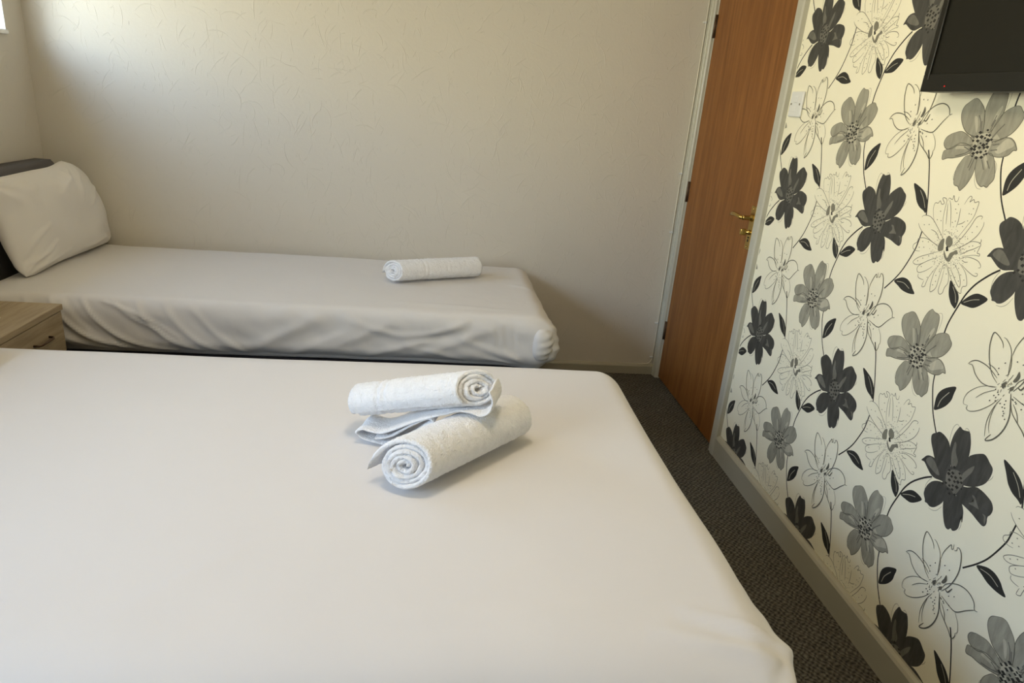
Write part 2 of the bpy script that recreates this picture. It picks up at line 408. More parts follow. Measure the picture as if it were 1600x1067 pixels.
PATTERN = """lK1.6 -1312,-3276 -1457,-3551 -1573,-3835 -1761,-4366 -1905,-4873
lK1.6 -1917,-5281 -1887,-5555 -1839,-5811 -1615,-6345 -1388,-6693 -1074,-7055
lK1.6 -3795,-3233 -3828,-3465 -3935,-3763 -4128,-4169 -4410,-4566
lK1.8 -4705,-5621 -4466,-5798 -4163,-6094 -3975,-6384 -3868,-6668 -3712,-7183 -3679,-7556
fL -1113,-4150 -1392,-4216 -1611,-4319 -1766,-4475 -1827,-4616 -1855,-4817 -1738,-4769 -1562,-4707 -1400,-4580 -1279,-4405
lW0.7 -1423,-4287 -1629,-4479 -1776,-4695
fL -1382,-6746 -1631,-6595 -1854,-6572 -2042,-6645 -2162,-6754 -2286,-6872 -2053,-6920 -1796,-6906 -1596,-6839
lW0.7 -1504,-6738 -1774,-6707 -2043,-6793
fL -4113,-4057 -4075,-3921 -4062,-3705 -4135,-3525 -4304,-3367 -4550,-3244 -4550,-3433 -4532,-3609 -4427,-3803 -4270,-3962
lW0.9 -4195,-3938 -4233,-3724 -4403,-3452
fL -3904,-6644 -3983,-6506 -4179,-6335 -4373,-6278 -4625,-6325 -4507,-6488 -4306,-6632 -4093,-6658
lW0.7 -3976,-6598 -4193,-6472 -4402,-6404
fL -3366,-915 -3510,-991 -3663,-1091 -3758,-1185 -3802,-1315 -3778,-1506 -3694,-1491 -3581,-1422 -3460,-1272 -3395,-1105
lW0.7 -3500,-1034 -3652,-1196 -3734,-1376
fD -4420,-4537 -4496,-4472 -4637,-4470 -4800,-4524 -4924,-4629 -5036,-4846 -5127,-5044 -5164,-5242 -5134,-5450 -4990,-5442 -4849,-5399 -4745,-5299 -4602,-5157 -4473,-5004 -4351,-4846 -4295,-4715 -4312,-4626
fD -5006,-4094 -5048,-4057 -5136,-4087 -5238,-4064 -5338,-4042 -5413,-4151 -5485,-4321 -5529,-4537 -5531,-4716 -5500,-4949 -5422,-5211 -5227,-5205 -5117,-5019 -5008,-4800 -4933,-4623 -4923,-4443 -4944,-4263
fD -5535,-4594 -5604,-4500 -5711,-4413 -5881,-4317 -5991,-4334 -6109,-4412 -6225,-4489 -6253,-4618 -6229,-4779 -6169,-4920 -6051,-5053 -5889,-5176 -5674,-5273 -5524,-5273 -5462,-5125 -5479,-4900
fD -5596,-5353 -5777,-5255 -5974,-5122 -6141,-5102 -6327,-5133 -6487,-5192 -6572,-5298 -6584,-5409 -6551,-5506 -6514,-5562 -6547,-5674 -6542,-5768 -6481,-5826 -6333,-5807 -6092,-5742 -5860,-5712 -5661,-5686 -5539,-5577
fD -5283,-5708 -5489,-5640 -5670,-5618 -5781,-5702 -5878,-5825 -5928,-5979 -5951,-6105 -5864,-6023 -5899,-6157 -5902,-6298 -5849,-6399 -5775,-6452 -5710,-6434 -5660,-6502 -5563,-6506 -5458,-6400 -5350,-6213 -5270,-6006 -5253,-5824
fD -5103,-5565 -4918,-5609 -4758,-5720 -4655,-5876 -4615,-6034 -4626,-6161 -4716,-6270 -4738,-6323 -4822,-6318 -4917,-6339 -5042,-6288 -5155,-6164 -5249,-6004 -5284,-5804 -5293,-5638
fD -4222,-5423 -4270,-5330 -4352,-5218 -4478,-5163 -4624,-5160 -4778,-5280 -4942,-5376 -5134,-5450 -5103,-5518 -4942,-5568 -4773,-5607 -4611,-5574 -4442,-5477 -4327,-5412
fD -4984,-5286 -5194,-5036 -5450,-5009 -5623,-5151 -5657,-5408 -5500,-5665 -5241,-5703 -5060,-5560
fM -5146,-5033 -5046,-4778 -5024,-4543 -5035,-4460 -5093,-4505 -5154,-4687 -5291,-4856 -5267,-5025
fM -5534,-5206 -5526,-5056 -5584,-4929 -5661,-4807 -5762,-4703 -5755,-4858 -5699,-4982 -5642,-5109 -5585,-5221
fM -4357,-5330 -4453,-5203 -4601,-5206 -4745,-5299 -4899,-5449 -4784,-5487 -4578,-5446 -4425,-5389
fM -5963,-5351 -6049,-5342 -6146,-5446 -6248,-5539 -6120,-5554 -5943,-5579 -6051,-5457
fM -6375,-5575 -6459,-5569 -6501,-5630 -6514,-5758 -6463,-5702 -6436,-5614
fM -5086,-5289 -5195,-5129 -5390,-5045 -5532,-5114 -5620,-5276 -5592,-5433 -5504,-5631 -5344,-5574 -5177,-5552
lT0.6 -4886,-4587 -4849,-4359 -4859,-4154 -4930,-4048 -5017,-4073
lT0.6 -4894,-6387 -5037,-6374 -5166,-6288 -5271,-6103
lT0.6 -6226,-4811 -6287,-4715 -6302,-4632
lT0.6 -4620,-6097 -4604,-5908 -4661,-5740 -4728,-5650
lT0.6 -5932,-6325 -5948,-6186 -5901,-6029
lT0.6 -5197,-4055 -5230,-4002 -5313,-4025 -5354,-4063
fK -5202,-5045 -5236,-4999 -5297,-5015 -5266,-5068
fK -5093,-5190 -5124,-5148 -5179,-5162 -5151,-5210
fK -5203,-5199 -5241,-5147 -5309,-5165 -5274,-5225
fK -5093,-5279 -5136,-5221 -5211,-5241 -5172,-5307
fK -5404,-5099 -5433,-5058 -5486,-5072 -5459,-5119
fK -5209,-5292 -5244,-5245 -5305,-5260 -5273,-5315
fK -5323,-5253 -5360,-5201 -5427,-5218 -5393,-5278
fK -5470,-5181 -5503,-5134 -5562,-5150 -5532,-5203
fK -5173,-5407 -5212,-5354 -5280,-5371 -5245,-5432
fK -5334,-5357 -5368,-5310 -5429,-5326 -5398,-5380
fK -5421,-5316 -5462,-5259 -5534,-5278 -5497,-5343
fK -5116,-5525 -5148,-5482 -5203,-5496 -5174,-5545
fK -5527,-5270 -5560,-5224 -5619,-5239 -5589,-5292
fK -5238,-5530 -5268,-5487 -5323,-5500 -5295,-5549
fK -5331,-5472 -5361,-5430 -5415,-5443 -5387,-5491
fK -5432,-5448 -5477,-5385 -5556,-5405 -5516,-5477
fK -5347,-5571 -5381,-5523 -5441,-5537 -5411,-5592
fK -5600,-5401 -5622,-5370 -5661,-5380 -5641,-5416
fK -5461,-5642 -5491,-5600 -5544,-5613 -5517,-5661
fK -5312,-5706 -5343,-5663 -5397,-5676 -5369,-5725
fK -5026,-5597 -5058,-5554 -5113,-5567 -5085,-5617
fK -5228,-5633 -5255,-5596 -5303,-5607 -5278,-5650
fG -2639,-2863 -2894,-2694 -3212,-2700 -3380,-2931 -3382,-3178 -3171,-3340 -2897,-3375 -2708,-3194
fG -2388,-2022 -2513,-2015 -2659,-2104 -2801,-2230 -2891,-2397 -2952,-2622 -2949,-2823 -2785,-2859 -2547,-2820 -2376,-2728 -2243,-2596 -2149,-2449 -2118,-2306 -2161,-2185 -2259,-2108
fG -3075,-1741 -3180,-1791 -3300,-1801 -3370,-1849 -3409,-1978 -3422,-2164 -3412,-2335 -3315,-2540 -3192,-2732 -3001,-2779 -2934,-2579 -2863,-2332 -2860,-2161 -2903,-1976 -2978,-1831
fG -3741,-2153 -3844,-2170 -3923,-2247 -4012,-2332 -4009,-2450 -3935,-2608 -3804,-2754 -3592,-2873 -3321,-2954 -3216,-2871 -3242,-2689 -3317,-2466 -3447,-2299 -3602,-2202
fG -3348,-3018 -3501,-2896 -3675,-2835 -3839,-2836 -3961,-2895 -4045,-2980 -4102,-3077 -4012,-3090 -3924,-3188 -3784,-3246 -3624,-3264 -3482,-3249 -3338,-3196
fG -3036,-3319 -3224,-3217 -3391,-3199 -3501,-3254 -3625,-3425 -3688,-3572 -3721,-3744 -3643,-3868 -3588,-3943 -3492,-3924 -3413,-3947 -3277,-3880 -3167,-3749 -3077,-3582
fG -2650,-3320 -2859,-3288 -3021,-3325 -3058,-3539 -3047,-3724 -2957,-3945 -2859,-4067 -2786,-4118 -2692,-4035 -2565,-4011 -2501,-3906 -2472,-3706 -2513,-3531
fG -1878,-3251 -2085,-3173 -2377,-3037 -2693,-3072 -2790,-3213 -2574,-3319 -2260,-3396 -2071,-3417 -1911,-3466 -1866,-3362
fG -2084,-2807 -2261,-2770 -2426,-2800 -2658,-2906 -2787,-3036 -2545,-3077 -2287,-3097 -2129,-3183 -1938,-3202 -1809,-3090 -1829,-2950 -1950,-2860
fH -2591,-2451 -2633,-2406 -2695,-2465 -2782,-2684 -2763,-2766
fH -3308,-2168 -3353,-2236 -3238,-2519 -3186,-2623 -3204,-2360
fH -3499,-3131 -3627,-2956 -3749,-2855 -3893,-2886 -3995,-2989 -3818,-3093 -3626,-3189
fH -2346,-3054 -2529,-3083 -2683,-3153 -2434,-3171 -2244,-3178
fH -3231,-3315 -3288,-3242 -3423,-3436 -3410,-3567
fH -3563,-2884 -3324,-2879 -3414,-2771
lM1.4 -2708,-2385 -2813,-2523 -2878,-2724
lM1.4 -3243,-2371 -3176,-2615
lM1.4 -2850,-2510 -2928,-2731
lM1.4 -3553,-2549 -3396,-2729 -3289,-2880
lM1.4 -3570,-2979 -3382,-3017
lM1.4 -2522,-3111 -2781,-3191
lM1.4 -2887,-3354 -2837,-3580
lM1.4 -3195,-3355 -3341,-3572
lM1.4 -3357,-3363 -3498,-3529
lM1.4 -2589,-2830 -2763,-2893
lM1.4 -3249,-2466 -3182,-2711
lM1.4 -3364,-3136 -3557,-3107
lM1.4 -2317,-3347 -2589,-3266 -2740,-3182
lM1.4 -2959,-3350 -2897,-3633
lN0.8 -2388,-2022 -2513,-2015 -2659,-2104 -2801,-2230 -2891,-2397 -2952,-2622 -2949,-2823 -2785,-2859 -2547,-2820 -2376,-2728 -2243,-2596 -2149,-2449 -2118,-2306 -2161,-2185 -2259,-2108 -2388,-2022
lN0.8 -3075,-1741 -3180,-1791 -3300,-1801 -3370,-1849 -3409,-1978 -3422,-2164 -3412,-2335 -3315,-2540 -3192,-2732 -3001,-2779 -2934,-2579 -2863,-2332 -2860,-2161 -2903,-1976 -2978,-1831 -3075,-1741
lN0.8 -3741,-2153 -3844,-2170 -3923,-2247 -4012,-2332 -4009,-2450 -3935,-2608 -3804,-2754 -3592,-2873 -3321,-2954 -3216,-2871 -3242,-2689 -3317,-2466 -3447,-2299 -3602,-2202 -3741,-2153
lN0.8 -3348,-3018 -3501,-2896 -3675,-2835 -3839,-2836 -3961,-2895 -4045,-2980 -4102,-3077 -4012,-3090 -3924,-3188 -3784,-3246 -3624,-3264 -3482,-3249 -3338,-3196 -3348,-3018
lN0.8 -3036,-3319 -3224,-3217 -3391,-3199 -3501,-3254 -3625,-3425 -3688,-3572 -3721,-3744 -3643,-3868 -3588,-3943 -3492,-3924 -3413,-3947 -3277,-3880 -3167,-3749 -3077,-3582 -3036,-3319
lN0.8 -2650,-3320 -2859,-3288 -3021,-3325 -3058,-3539 -3047,-3724 -2957,-3945 -2859,-4067 -2786,-4118 -2692,-4035 -2565,-4011 -2501,-3906 -2472,-3706 -2513,-3531 -2650,-3320
lN0.8 -1878,-3251 -2085,-3173 -2377,-3037 -2693,-3072 -2790,-3213 -2574,-3319 -2260,-3396 -2071,-3417 -1911,-3466 -1866,-3362 -1878,-3251
lN0.8 -2084,-2807 -2261,-2770 -2426,-2800 -2658,-2906 -2787,-3036 -2545,-3077 -2287,-3097 -2129,-3183 -1938,-3202 -1809,-3090 -1829,-2950 -1950,-2860 -2084,-2807
lT0.5 -3300,-1801 -3411,-1753 -3479,-1837 -3492,-2021 -3463,-2221
lT0.5 -3108,-3697 -3183,-3871 -3308,-3995 -3436,-4000
lT0.5 -2463,-3683 -2455,-3846 -2591,-4026
lT0.5 -3589,-3341 -3686,-3448 -3715,-3635
fH -2750,-2948 -3001,-2779 -3258,-2806 -3337,-3072 -3213,-3272 -2931,-3285
fG -2912,-2988 -3047,-2886 -3202,-3001 -3158,-3144 -2987,-3161
fK -2841,-2769 -2889,-2724 -2967,-2751 -2923,-2804
fK -3062,-2705 -3096,-2672 -3153,-2692 -3122,-2731
fK -2776,-2869 -2823,-2823 -2902,-2850 -2858,-2904
fK -2908,-2867 -2963,-2814 -3053,-2845 -3003,-2907
fK -3151,-2817 -3193,-2776 -3262,-2800 -3224,-2849
fK -2705,-2964 -2741,-2929 -2801,-2949 -2768,-2990
fK -3078,-2812 -3108,-2782 -3159,-2800 -3131,-2835
fK -2833,-2961 -2881,-2915 -2959,-2941 -2916,-2996
fK -3050,-2884 -3085,-2850 -3142,-2869 -3110,-2909
fK -2786,-3090 -2842,-3036 -2934,-3066 -2883,-3130
fK -2712,-3148 -2760,-3101 -2840,-3127 -2795,-3182
fK -2965,-3005 -2996,-2975 -3048,-2992 -3019,-3028
fK -3121,-2933 -3182,-2872 -3283,-2907 -3227,-2978
fK -3247,-2906 -3284,-2869 -3347,-2890 -3313,-2934
fK -3038,-3043 -3092,-2990 -3181,-3020 -3132,-3083
fK -2815,-3160 -2859,-3117 -2931,-3141 -2891,-3191
fK -2955,-3105 -2998,-3063 -3069,-3087 -3030,-3136
fK -2811,-3250 -2859,-3202 -2938,-3228 -2894,-3283
fK -2925,-3217 -2972,-3170 -3050,-3196 -3007,-3251
fK -3102,-3100 -3140,-3061 -3204,-3083 -3169,-3128
fK -3187,-3076 -3232,-3030 -3308,-3056 -3266,-3109
fK -3033,-3201 -3075,-3159 -3146,-3182 -3107,-3232
fK -2941,-3338 -2988,-3291 -3066,-3316 -3023,-3372
fK -3094,-3315 -3140,-3268 -3217,-3293 -3174,-3347
fK -3177,-3249 -3207,-3218 -3258,-3235 -3230,-3271
fK -3232,-3225 -3266,-3190 -3323,-3209 -3291,-3250
fK -3194,-3167 -3225,-3136 -3276,-3153 -3248,-3189
fK -2830,-3314 -2858,-3286 -2905,-3301 -2879,-3334
fK -3155,-3005 -3189,-2971 -3246,-2991 -3215,-3031
lS0.7 -2259,309 -2138,521 -2087,669 -2104,779 -2206,790 -2254,853 -2339,784 -2415,821 -2318,920 -2380,947 -2471,905 -2490,732 -2509,557 -2555,362 -2697,30
lS0.7 -2515,886 -2536,964 -2652,944 -2662,1044 -2750,921 -2832,933 -2837,1044
lS0.7 -2573,920 -2696,714 -2858,290
lS0.7 -2535,839 -2611,574 -2677,333
lS0.7 -2998,786 -3041,523 -3038,324
lS0.7 -3076,884 -3134,1026 -3202,1103 -3256,1067 -3226,967 -3326,1042 -3385,979 -3501,1013 -3508,843 -3471,622 -3340,380 -3184,102
lS0.7 -3134,-109 -3311,128 -3464,403 -3562,637 -3661,707 -3742,704 -3727,642
lS0.7 -3833,602 -3845,497 -3772,293 -3597,88 -3393,-66 -3140,-209
lS0.7 -3493,17 -3656,105 -3842,127 -3942,100 -3931,-11 -3916,-111 -3992,-118 -3996,-165 -3842,-181 -3486,-287
lS0.7 -3902,211 -3926,168 -3890,89
lS0.7 -3412,-274 -3621,-128 -3784,-43 -3933,62
lS0.7 -3451,-365 -3617,-277 -3808,-257 -4014,-282 -4123,-353 -4132,-411 -4074,-426
lS0.7 -3546,-468 -3772,-563 -3998,-629 -4108,-620 -4115,-562 -4036,-565
lS0.7 -3449,-441 -3671,-563 -3814,-701 -3895,-855 -3889,-919 -3803,-955 -3786,-1036 -3804,-1120 -3698,-1112 -3505,-986 -3280,-789 -3152,-615
lS0.7 -3342,-517 -3545,-670 -3669,-840 -3711,-981 -3640,-975 -3427,-802 -3253,-641
lS0.7 -3083,-580 -3248,-797 -3311,-987 -3247,-1135 -3231,-1271 -3145,-1327 -3069,-1237 -3078,-997 -3061,-741
lS0.7 -2984,-604 -2972,-921 -2972,-1185 -2894,-1313 -2807,-1351 -2754,-1164 -2762,-869 -2850,-636
lS0.7 -2779,-732 -2630,-1009 -2587,-1183 -2571,-1282 -2478,-1316 -2481,-1211 -2496,-1153
lS0.7 -2469,-1138 -2331,-1142 -2238,-1112 -2224,-1033
lS0.7 -2649,-738 -2462,-891 -2268,-994 -2166,-993 -2124,-894 -2220,-788 -2465,-622 -2746,-478
lS0.7 -2753,-320 -2402,-477 -2073,-633 -1911,-780 -1997,-837 -2182,-792 -2465,-622
lS0.7 -2600,-223 -2257,-137 -2019,-132 -1863,-191 -1858,-273 -1752,-363 -1760,-457 -1892,-497 -2046,-476
lS0.7 -1771,355 -1824,417 -2013,435 -2193,375 -2406,232 -2625,67 -2744,-38
lS0.7 -1705,196 -1802,93 -2014,-27 -2339,-147 -2634,-216
lS0.7 -2223,125 -2432,81 -2607,-66
lS0.7 -3057,402 -3176,448 -3265,518
lS0.7 -3523,-374 -3635,-397 -3724,-371
fS -2828,-21 -2888,93 -3016,43 -3081,-70 -3018,-172 -2904,-158
fS -2627,-217 -2676,-52 -2767,-7 -2801,-129 -2827,-278 -2683,-330
fS -2861,-270 -2951,-353 -3060,-457 -3077,-312 -3187,-236 -3269,-181 -3340,-265 -3222,-317 -3154,-491 -3042,-500 -2921,-412
fK -2898,-185 -2956,-152 -3020,-261 -2939,-284
lS1.1 -3084,-375 -3127,-419
lS1.1 -3224,-269 -3310,-301
lS1.1 -2960,-77 -2929,-21
lS1.1 -3137,-346 -3160,-391
lS1.1 -3047,-7 -3032,67
lS1.1 -3006,-452 -2977,-517
lS1.1 -3084,-117 -3124,-70
lS1.1 -2836,-269 -2781,-302
lS1.1 -3214,-89 -3250,-43
lS1.1 -3153,-88 -3226,-50
lS1.1 -2799,-273 -2729,-289
lS1.1 -3169,-357 -3253,-387
lS1.1 -3257,-248 -3311,-252
lS1.1 -2830,-311 -2758,-363
lS1.1 -2895,-352 -2859,-406
lS1.1 -2928,-450 -2906,-494
lS1.1 -3107,-129 -3119,-95
lS1.1 -2945,-26 -2919,17
lS1.1 -3173,-384 -3195,-418
lS1.1 -3167,-38 -3243,-9
lS1.1 -3201,-216 -3294,-222
lS1.1 -2826,-425 -2757,-455
lS1.1 -3026,-395 -3053,-450
lS1.1 -2872,-457 -2885,-517
lS1.1 -3188,-243 -3269,-239
lS1.1 -3028,-383 -3043,-464
lS1.1 -3106,-360 -3143,-384
lS1.1 -2879,-121 -2848,-93
lS1.1 -3121,-493 -3135,-532
lS1.1 -2964,-52 -2943,29
lS1.1 -3097,-416 -3118,-448
lS1.1 -3115,-479 -3147,-551
lS1.1 -3199,-230 -3247,-214
lS1.1 -3142,-468 -3195,-493
fS -3152,-119 -3161,-108 -3177,-114 -3168,-125
fS -3198,-9 -3207,4 -3225,-3 -3216,-16
fS -2954,153 -2962,163 -2975,157 -2968,148
fS -3202,-513 -3213,-499 -3233,-506 -3222,-521
fS -3291,104 -3300,116 -3318,109 -3309,96
fS -2978,124 -2987,137 -3006,129 -2996,117
fS -3014,45 -3024,58 -3043,51 -3033,38
fS -3101,-617 -3112,-602 -3132,-609 -3121,-625
fS -3528,36 -3538,50 -3558,42 -3548,28
fS -2550,119 -2558,129 -2572,123 -2564,114
fS -3336,161 -3345,173 -3363,166 -3354,154
fS -3618,-308 -3625,-298 -3639,-304 -3632,-314
fS -2690,-77 -2702,-62 -2723,-70 -2712,-85
fS -3214,-550 -3221,-541 -3234,-545 -3227,-555
fS -3422,118 -3429,127 -3442,122 -3435,112
fS -3006,163 -3016,176 -3036,169 -3025,155
fS -3128,-27 -3136,-17 -3150,-23 -3143,-33
fS -2682,21 -2691,33 -2707,26 -2698,15
fS -3242,82 -3251,93 -3267,87 -3258,75
fS -3361,-214 -3367,-205 -3380,-210 -3373,-219
fS -2703,-155 -2713,-142 -2732,-149 -2722,-162
fS -3412,-474 -3420,-463 -3436,-469 -3427,-480
fS -2884,142 -2895,156 -2915,148 -2904,134
fS -3062,141 -3069,150 -3082,145 -3075,136
fS -2633,-232 -2641,-221 -2657,-227 -2649,-238
fS -3251,-695 -3260,-683 -3276,-689 -3267,-701
fS -3415,-55 -3424,-43 -3441,-50 -3432,-62
fS -3230,98 -3239,110 -3255,103 -3246,91
fS -2578,-543 -2586,-533 -2600,-538 -2592,-548
fS -3158,6 -3165,16 -3179,11 -3172,1
fS -3008,-681 -3018,-667 -3038,-674 -3028,-688
fS -3293,-477 -3303,-462 -3323,-469 -3313,-484
fS -3382,-576 -3390,-564 -3405,-570 -3397,-581
fS -2422,-234 -2434,-218 -2455,-226 -2444,-242
fS -2682,170 -2692,182 -2710,175 -2700,163
fS -2552,-375 -2563,-361 -2583,-368 -2572,-382
fS -2501,-398 -2512,-383 -2533,-390 -2522,-405
fS -2835,-633 -2846,-619 -2866,-626 -2855,-640
fS -3333,-137 -3342,-124 -3360,-131 -3350,-144
fS -2977,-558 -2988,-543 -3009,-550 -2998,-565
fS -2525,-446 -2537,-430 -2558,-438 -2546,-453
fS -2944,122 -2953,135 -2971,128 -2962,115
fS -2555,-524 -2564,-512 -2581,-518 -2572,-530
fS -2525,113 -2533,123 -2548,117 -2540,107
fS -3548,-365 -3555,-355 -3569,-360 -3562,-370
fS -3328,133 -3336,144 -3352,138 -3344,127
fS -2593,-161 -2601,-152 -2615,-157 -2608,-167
fS -2659,-616 -2671,-600 -2693,-608 -2681,-623
fS -3301,-515 -3309,-504 -3324,-509 -3316,-520
fS -3391,-205 -3398,-196 -3410,-201 -3403,-210
fS -3413,0 -3423,14 -3442,6 -3432,-7
fS -3261,-98 -3269,-88 -3282,-93 -3275,-103
fS -2635,-156 -2646,-141 -2668,-149 -2656,-164
fS -2858,153 -2869,168 -2891,159 -2879,145
fS -3357,-394 -3367,-380 -3386,-387 -3376,-401
fS -2651,-93 -2662,-79 -2682,-87 -2671,-101
fS -3008,-709 -3018,-696 -3036,-702 -3026,-715
fS -3225,39 -3235,52 -3253,45 -3244,32
fS -2985,-647 -2995,-633 -3014,-640 -3004,-653
fS -3492,-121 -3502,-107 -3522,-114 -3512,-128
fS -2805,-463 -2814,-452 -2829,-458 -2821,-469
fS -2641,-593 -2648,-583 -2662,-588 -2655,-598
fS -3232,-465 -3241,-452 -3259,-459 -3250,-472
fS -2834,-576 -2846,-560 -2867,-568 -2856,-583
fS -2535,-29 -2547,-14 -2569,-22 -2557,-37
fS -3437,-110 -3448,-96 -3468,-104 -3457,-118
fS -2550,-85 -2559,-74 -2575,-80 -2566,-91
fS -3249,-629 -3260,-614 -3280,-621 -3270,-636
fS -3243,77 -3250,87 -3265,81 -3257,71
fS -3013,-599 -3024,-584 -3045,-591 -3034,-607
fS -3387,-535 -3396,-522 -3413,-529 -3404,-541
fS -3276,-103 -3283,-92 -3298,-98 -3290,-108
fS -2500,-280 -2508,-271 -2522,-276 -2514,-285
fS -2966,-664 -2974,-654 -2988,-659 -2980,-669
fS -3525,-302 -3536,-288 -3555,-295 -3545,-309
fS -2706,99 -2717,113 -2736,105 -2726,92
fS -2457,129 -2468,143 -2488,135 -2477,121
fS -2565,-194 -2576,-180 -2596,-188 -2585,-201
fS -2813,50 -2820,60 -2835,54 -2827,44
fS -3100,103 -3109,115 -3126,108 -3117,97
fS -3543,-321 -3551,-311 -3565,-316 -3557,-327
fS -2666,-677 -2676,-663 -2696,-670 -2685,-684
fS -3143,82 -3151,93 -3167,87 -3159,75
fS -3520,-209 -3531,-195 -3550,-202 -3540,-216
fS -3493,-185 -3500,-175 -3514,-181 -3507,-190
fS -3114,115 -3125,129 -3144,121 -3134,108
fS -3165,-537 -3175,-523 -3194,-530 -3184,-544
fS -3295,-531 -3306,-517 -3325,-524 -3315,-538
fS -3376,-149 -3386,-134 -3406,-142 -3396,-157
fS -2868,-443 -2879,-428 -2899,-436 -2888,-450
fS -3071,109 -3080,122 -3098,115 -3088,102
fS -3270,27 -3278,38 -3293,32 -3285,21
fS -2510,65 -2518,75 -2532,70 -2524,60
fS -2636,-52 -2644,-41 -2660,-47 -2651,-58
fS -3131,86 -3142,100 -3162,92 -3151,78
fS -2620,-61 -2629,-50 -2645,-56 -2636,-67
fS -3101,251 -3111,265 -3131,257 -3121,243
fS -2707,-35 -2717,-22 -2737,-29 -2726,-42
fS -2790,-167 -2799,-156 -2815,-162 -2806,-173
fS -3410,-333 -3420,-319 -3438,-326 -3429,-340
fS -2656,-319 -2665,-308 -2680,-314 -2672,-325
fS -3268,-551 -3275,-541 -3288,-546 -3281,-555
fS -2909,251 -2917,261 -2930,256 -2923,246
fS -3340,-118 -3350,-104 -3369,-112 -3359,-125
fS -2356,-346 -2367,-333 -2386,-340 -2376,-353
fS -2557,-37 -2564,-28 -2578,-33 -2570,-42
fS -2744,213 -2752,223 -2766,218 -2758,208
fS -2828,-623 -2839,-608 -2860,-616 -2849,-631
fS -2818,170 -2827,181 -2843,175 -2835,163
fS -2606,-101 -2613,-92 -2627,-97 -2619,-106
fS -2600,-625 -2611,-610 -2632,-618 -2621,-633
fS -3017,-621 -3027,-607 -3046,-614 -3036,-628
fS -2950,134 -2958,144 -2972,138 -2965,128
fS -3358,-198 -3369,-184 -3388,-192 -3378,-206
fS -3310,-9 -3318,2 -3334,-4 -3325,-15
fS -2421,40 -2432,55 -2453,47 -2442,32
fS -2957,-593 -2966,-580 -2983,-586 -2974,-599
fS -3410,-219 -3418,-209 -3432,-214 -3424,-225
fS -3057,-675 -3067,-661 -3087,-668 -3076,-682
fS -3425,-349 -3436,-334 -3457,-342 -3446,-357
fS -3392,-551 -3403,-536 -3423,-543 -3413,-558
fS -2603,73 -2614,88 -2635,80 -2624,65
fS -2481,-356 -2491,-344 -2508,-350 -2499,-362
fS -3467,-109 -3474,-99 -3488,-105 -3481,-114
fS -3183,-641 -3194,-626 -3215,-634 -3203,-649
fS -3023,-610 -3033,-597 -3050,-603 -3041,-616
fS -2589,56 -2601,70 -2621,62 -2610,48
fS -3317,-531 -3327,-517 -3345,-524 -3335,-538
fS -3458,-210 -3465,-200 -3479,-205 -3472,-215
fS -3403,-230 -3411,-219 -3426,-225 -3418,-236
fS -2915,-731 -2924,-719 -2940,-725 -2931,-737
fS -3410,-125 -3417,-115 -3431,-120 -3424,-130
fS -3362,-747 -3372,-734 -3390,-740 -3380,-754
fS -3358,-113 -3364,-103 -3377,-108 -3370,-118
fS -3240,30 -3251,44 -3270,37 -3260,23
fS -3326,-354 -3333,-343 -3347,-349 -3340,-359
fS -3309,-415 -3318,-402 -3335,-409 -3326,-421
fS -2824,-615 -2835,-601 -2854,-608 -2844,-622
fS -3093,136 -3101,145 -3115,140 -3107,130
fS -3231,-579 -3238,-568 -3253,-574 -3245,-584
fS -2471,-145 -2480,-133 -2497,-139 -2488,-151
fS -2783,-693 -2793,-679 -2813,-685 -2802,-700
fS -3368,-9 -3379,6 -3399,-2 -3389,-17
fS -3302,-645 -3309,-636 -3322,-640 -3315,-650
fS -3346,-606 -3357,-591 -3377,-598 -3367,-613
fS -2671,-317 -2678,-308 -2692,-313 -2685,-322
fS -2999,-624 -3007,-614 -3021,-619 -3013,-629
fS -2831,-523 -2840,-511 -2858,-517 -2848,-529
fS -2867,-573 -2874,-564 -2887,-568 -2880,-578
fS -2927,169 -2937,182 -2956,174 -2946,161
fS -2645,-555 -2655,-542 -2673,-548 -2663,-561
fS -3267,99 -3275,110 -3292,104 -3283,92
fS -3352,-102 -3361,-90 -3378,-97 -3369,-109
fS -2539,-92 -2550,-79 -2568,-86 -2558,-99
fS -2715,200 -2726,214 -2746,206 -2735,192
fS -3416,-473 -3423,-464 -3435,-469 -3429,-478
fS -3311,-535 -3319,-524 -3334,-529 -3326,-540
fS -2489,33 -2497,44 -2512,38 -2504,28
fS -2889,-579 -2900,-564 -2922,-572 -2910,-587
fS -3266,-53 -3274,-43 -3289,-49 -3281,-59
fS -2931,-538 -2940,-526 -2956,-532 -2947,-544
fS -3152,92 -3159,102 -3174,96 -3166,86
fS -2455,-460 -2466,-447 -2485,-454 -2474,-467
fS -3525,-84 -3532,-75 -3546,-80 -3539,-90
fS -2740,95 -2750,109 -2771,101 -2760,87
fS -3186,86 -3193,95 -3206,90 -3199,80
fS -3363,-4 -3372,8 -3389,1 -3380,-11
fS -3095,-535 -3102,-525 -3115,-530 -3108,-540
fS -2535,-414 -2544,-402 -2562,-408 -2552,-421
fS -3059,-602 -3070,-588 -3088,-595 -3078,-608
fS -3420,-32 -3428,-21 -3444,-27 -3436,-38
fS -3390,-160 -3399,-148 -3415,-155 -3406,-167
fS -3139,135 -3148,146 -3164,140 -3156,128
fS -3428,-332 -3436,-321 -3452,-327 -3444,-338
fS -3260,17 -3271,31 -3292,23 -3281,9
fS -3047,283 -3055,293 -3069,287 -3061,277
fS -3473,184 -3479,193 -3491,188 -3485,179
fS -3300,-180 -3307,-169 -3322,-175 -3314,-186
fS -2559,-292 -2569,-279 -2588,-286 -2578,-299
fS -2614,62 -2625,75 -2644,68 -2633,55
fS -2662,-293 -2670,-283 -2684,-288 -2676,-298
fS -2677,-464 -2685,-454 -2699,-459 -2692,-469
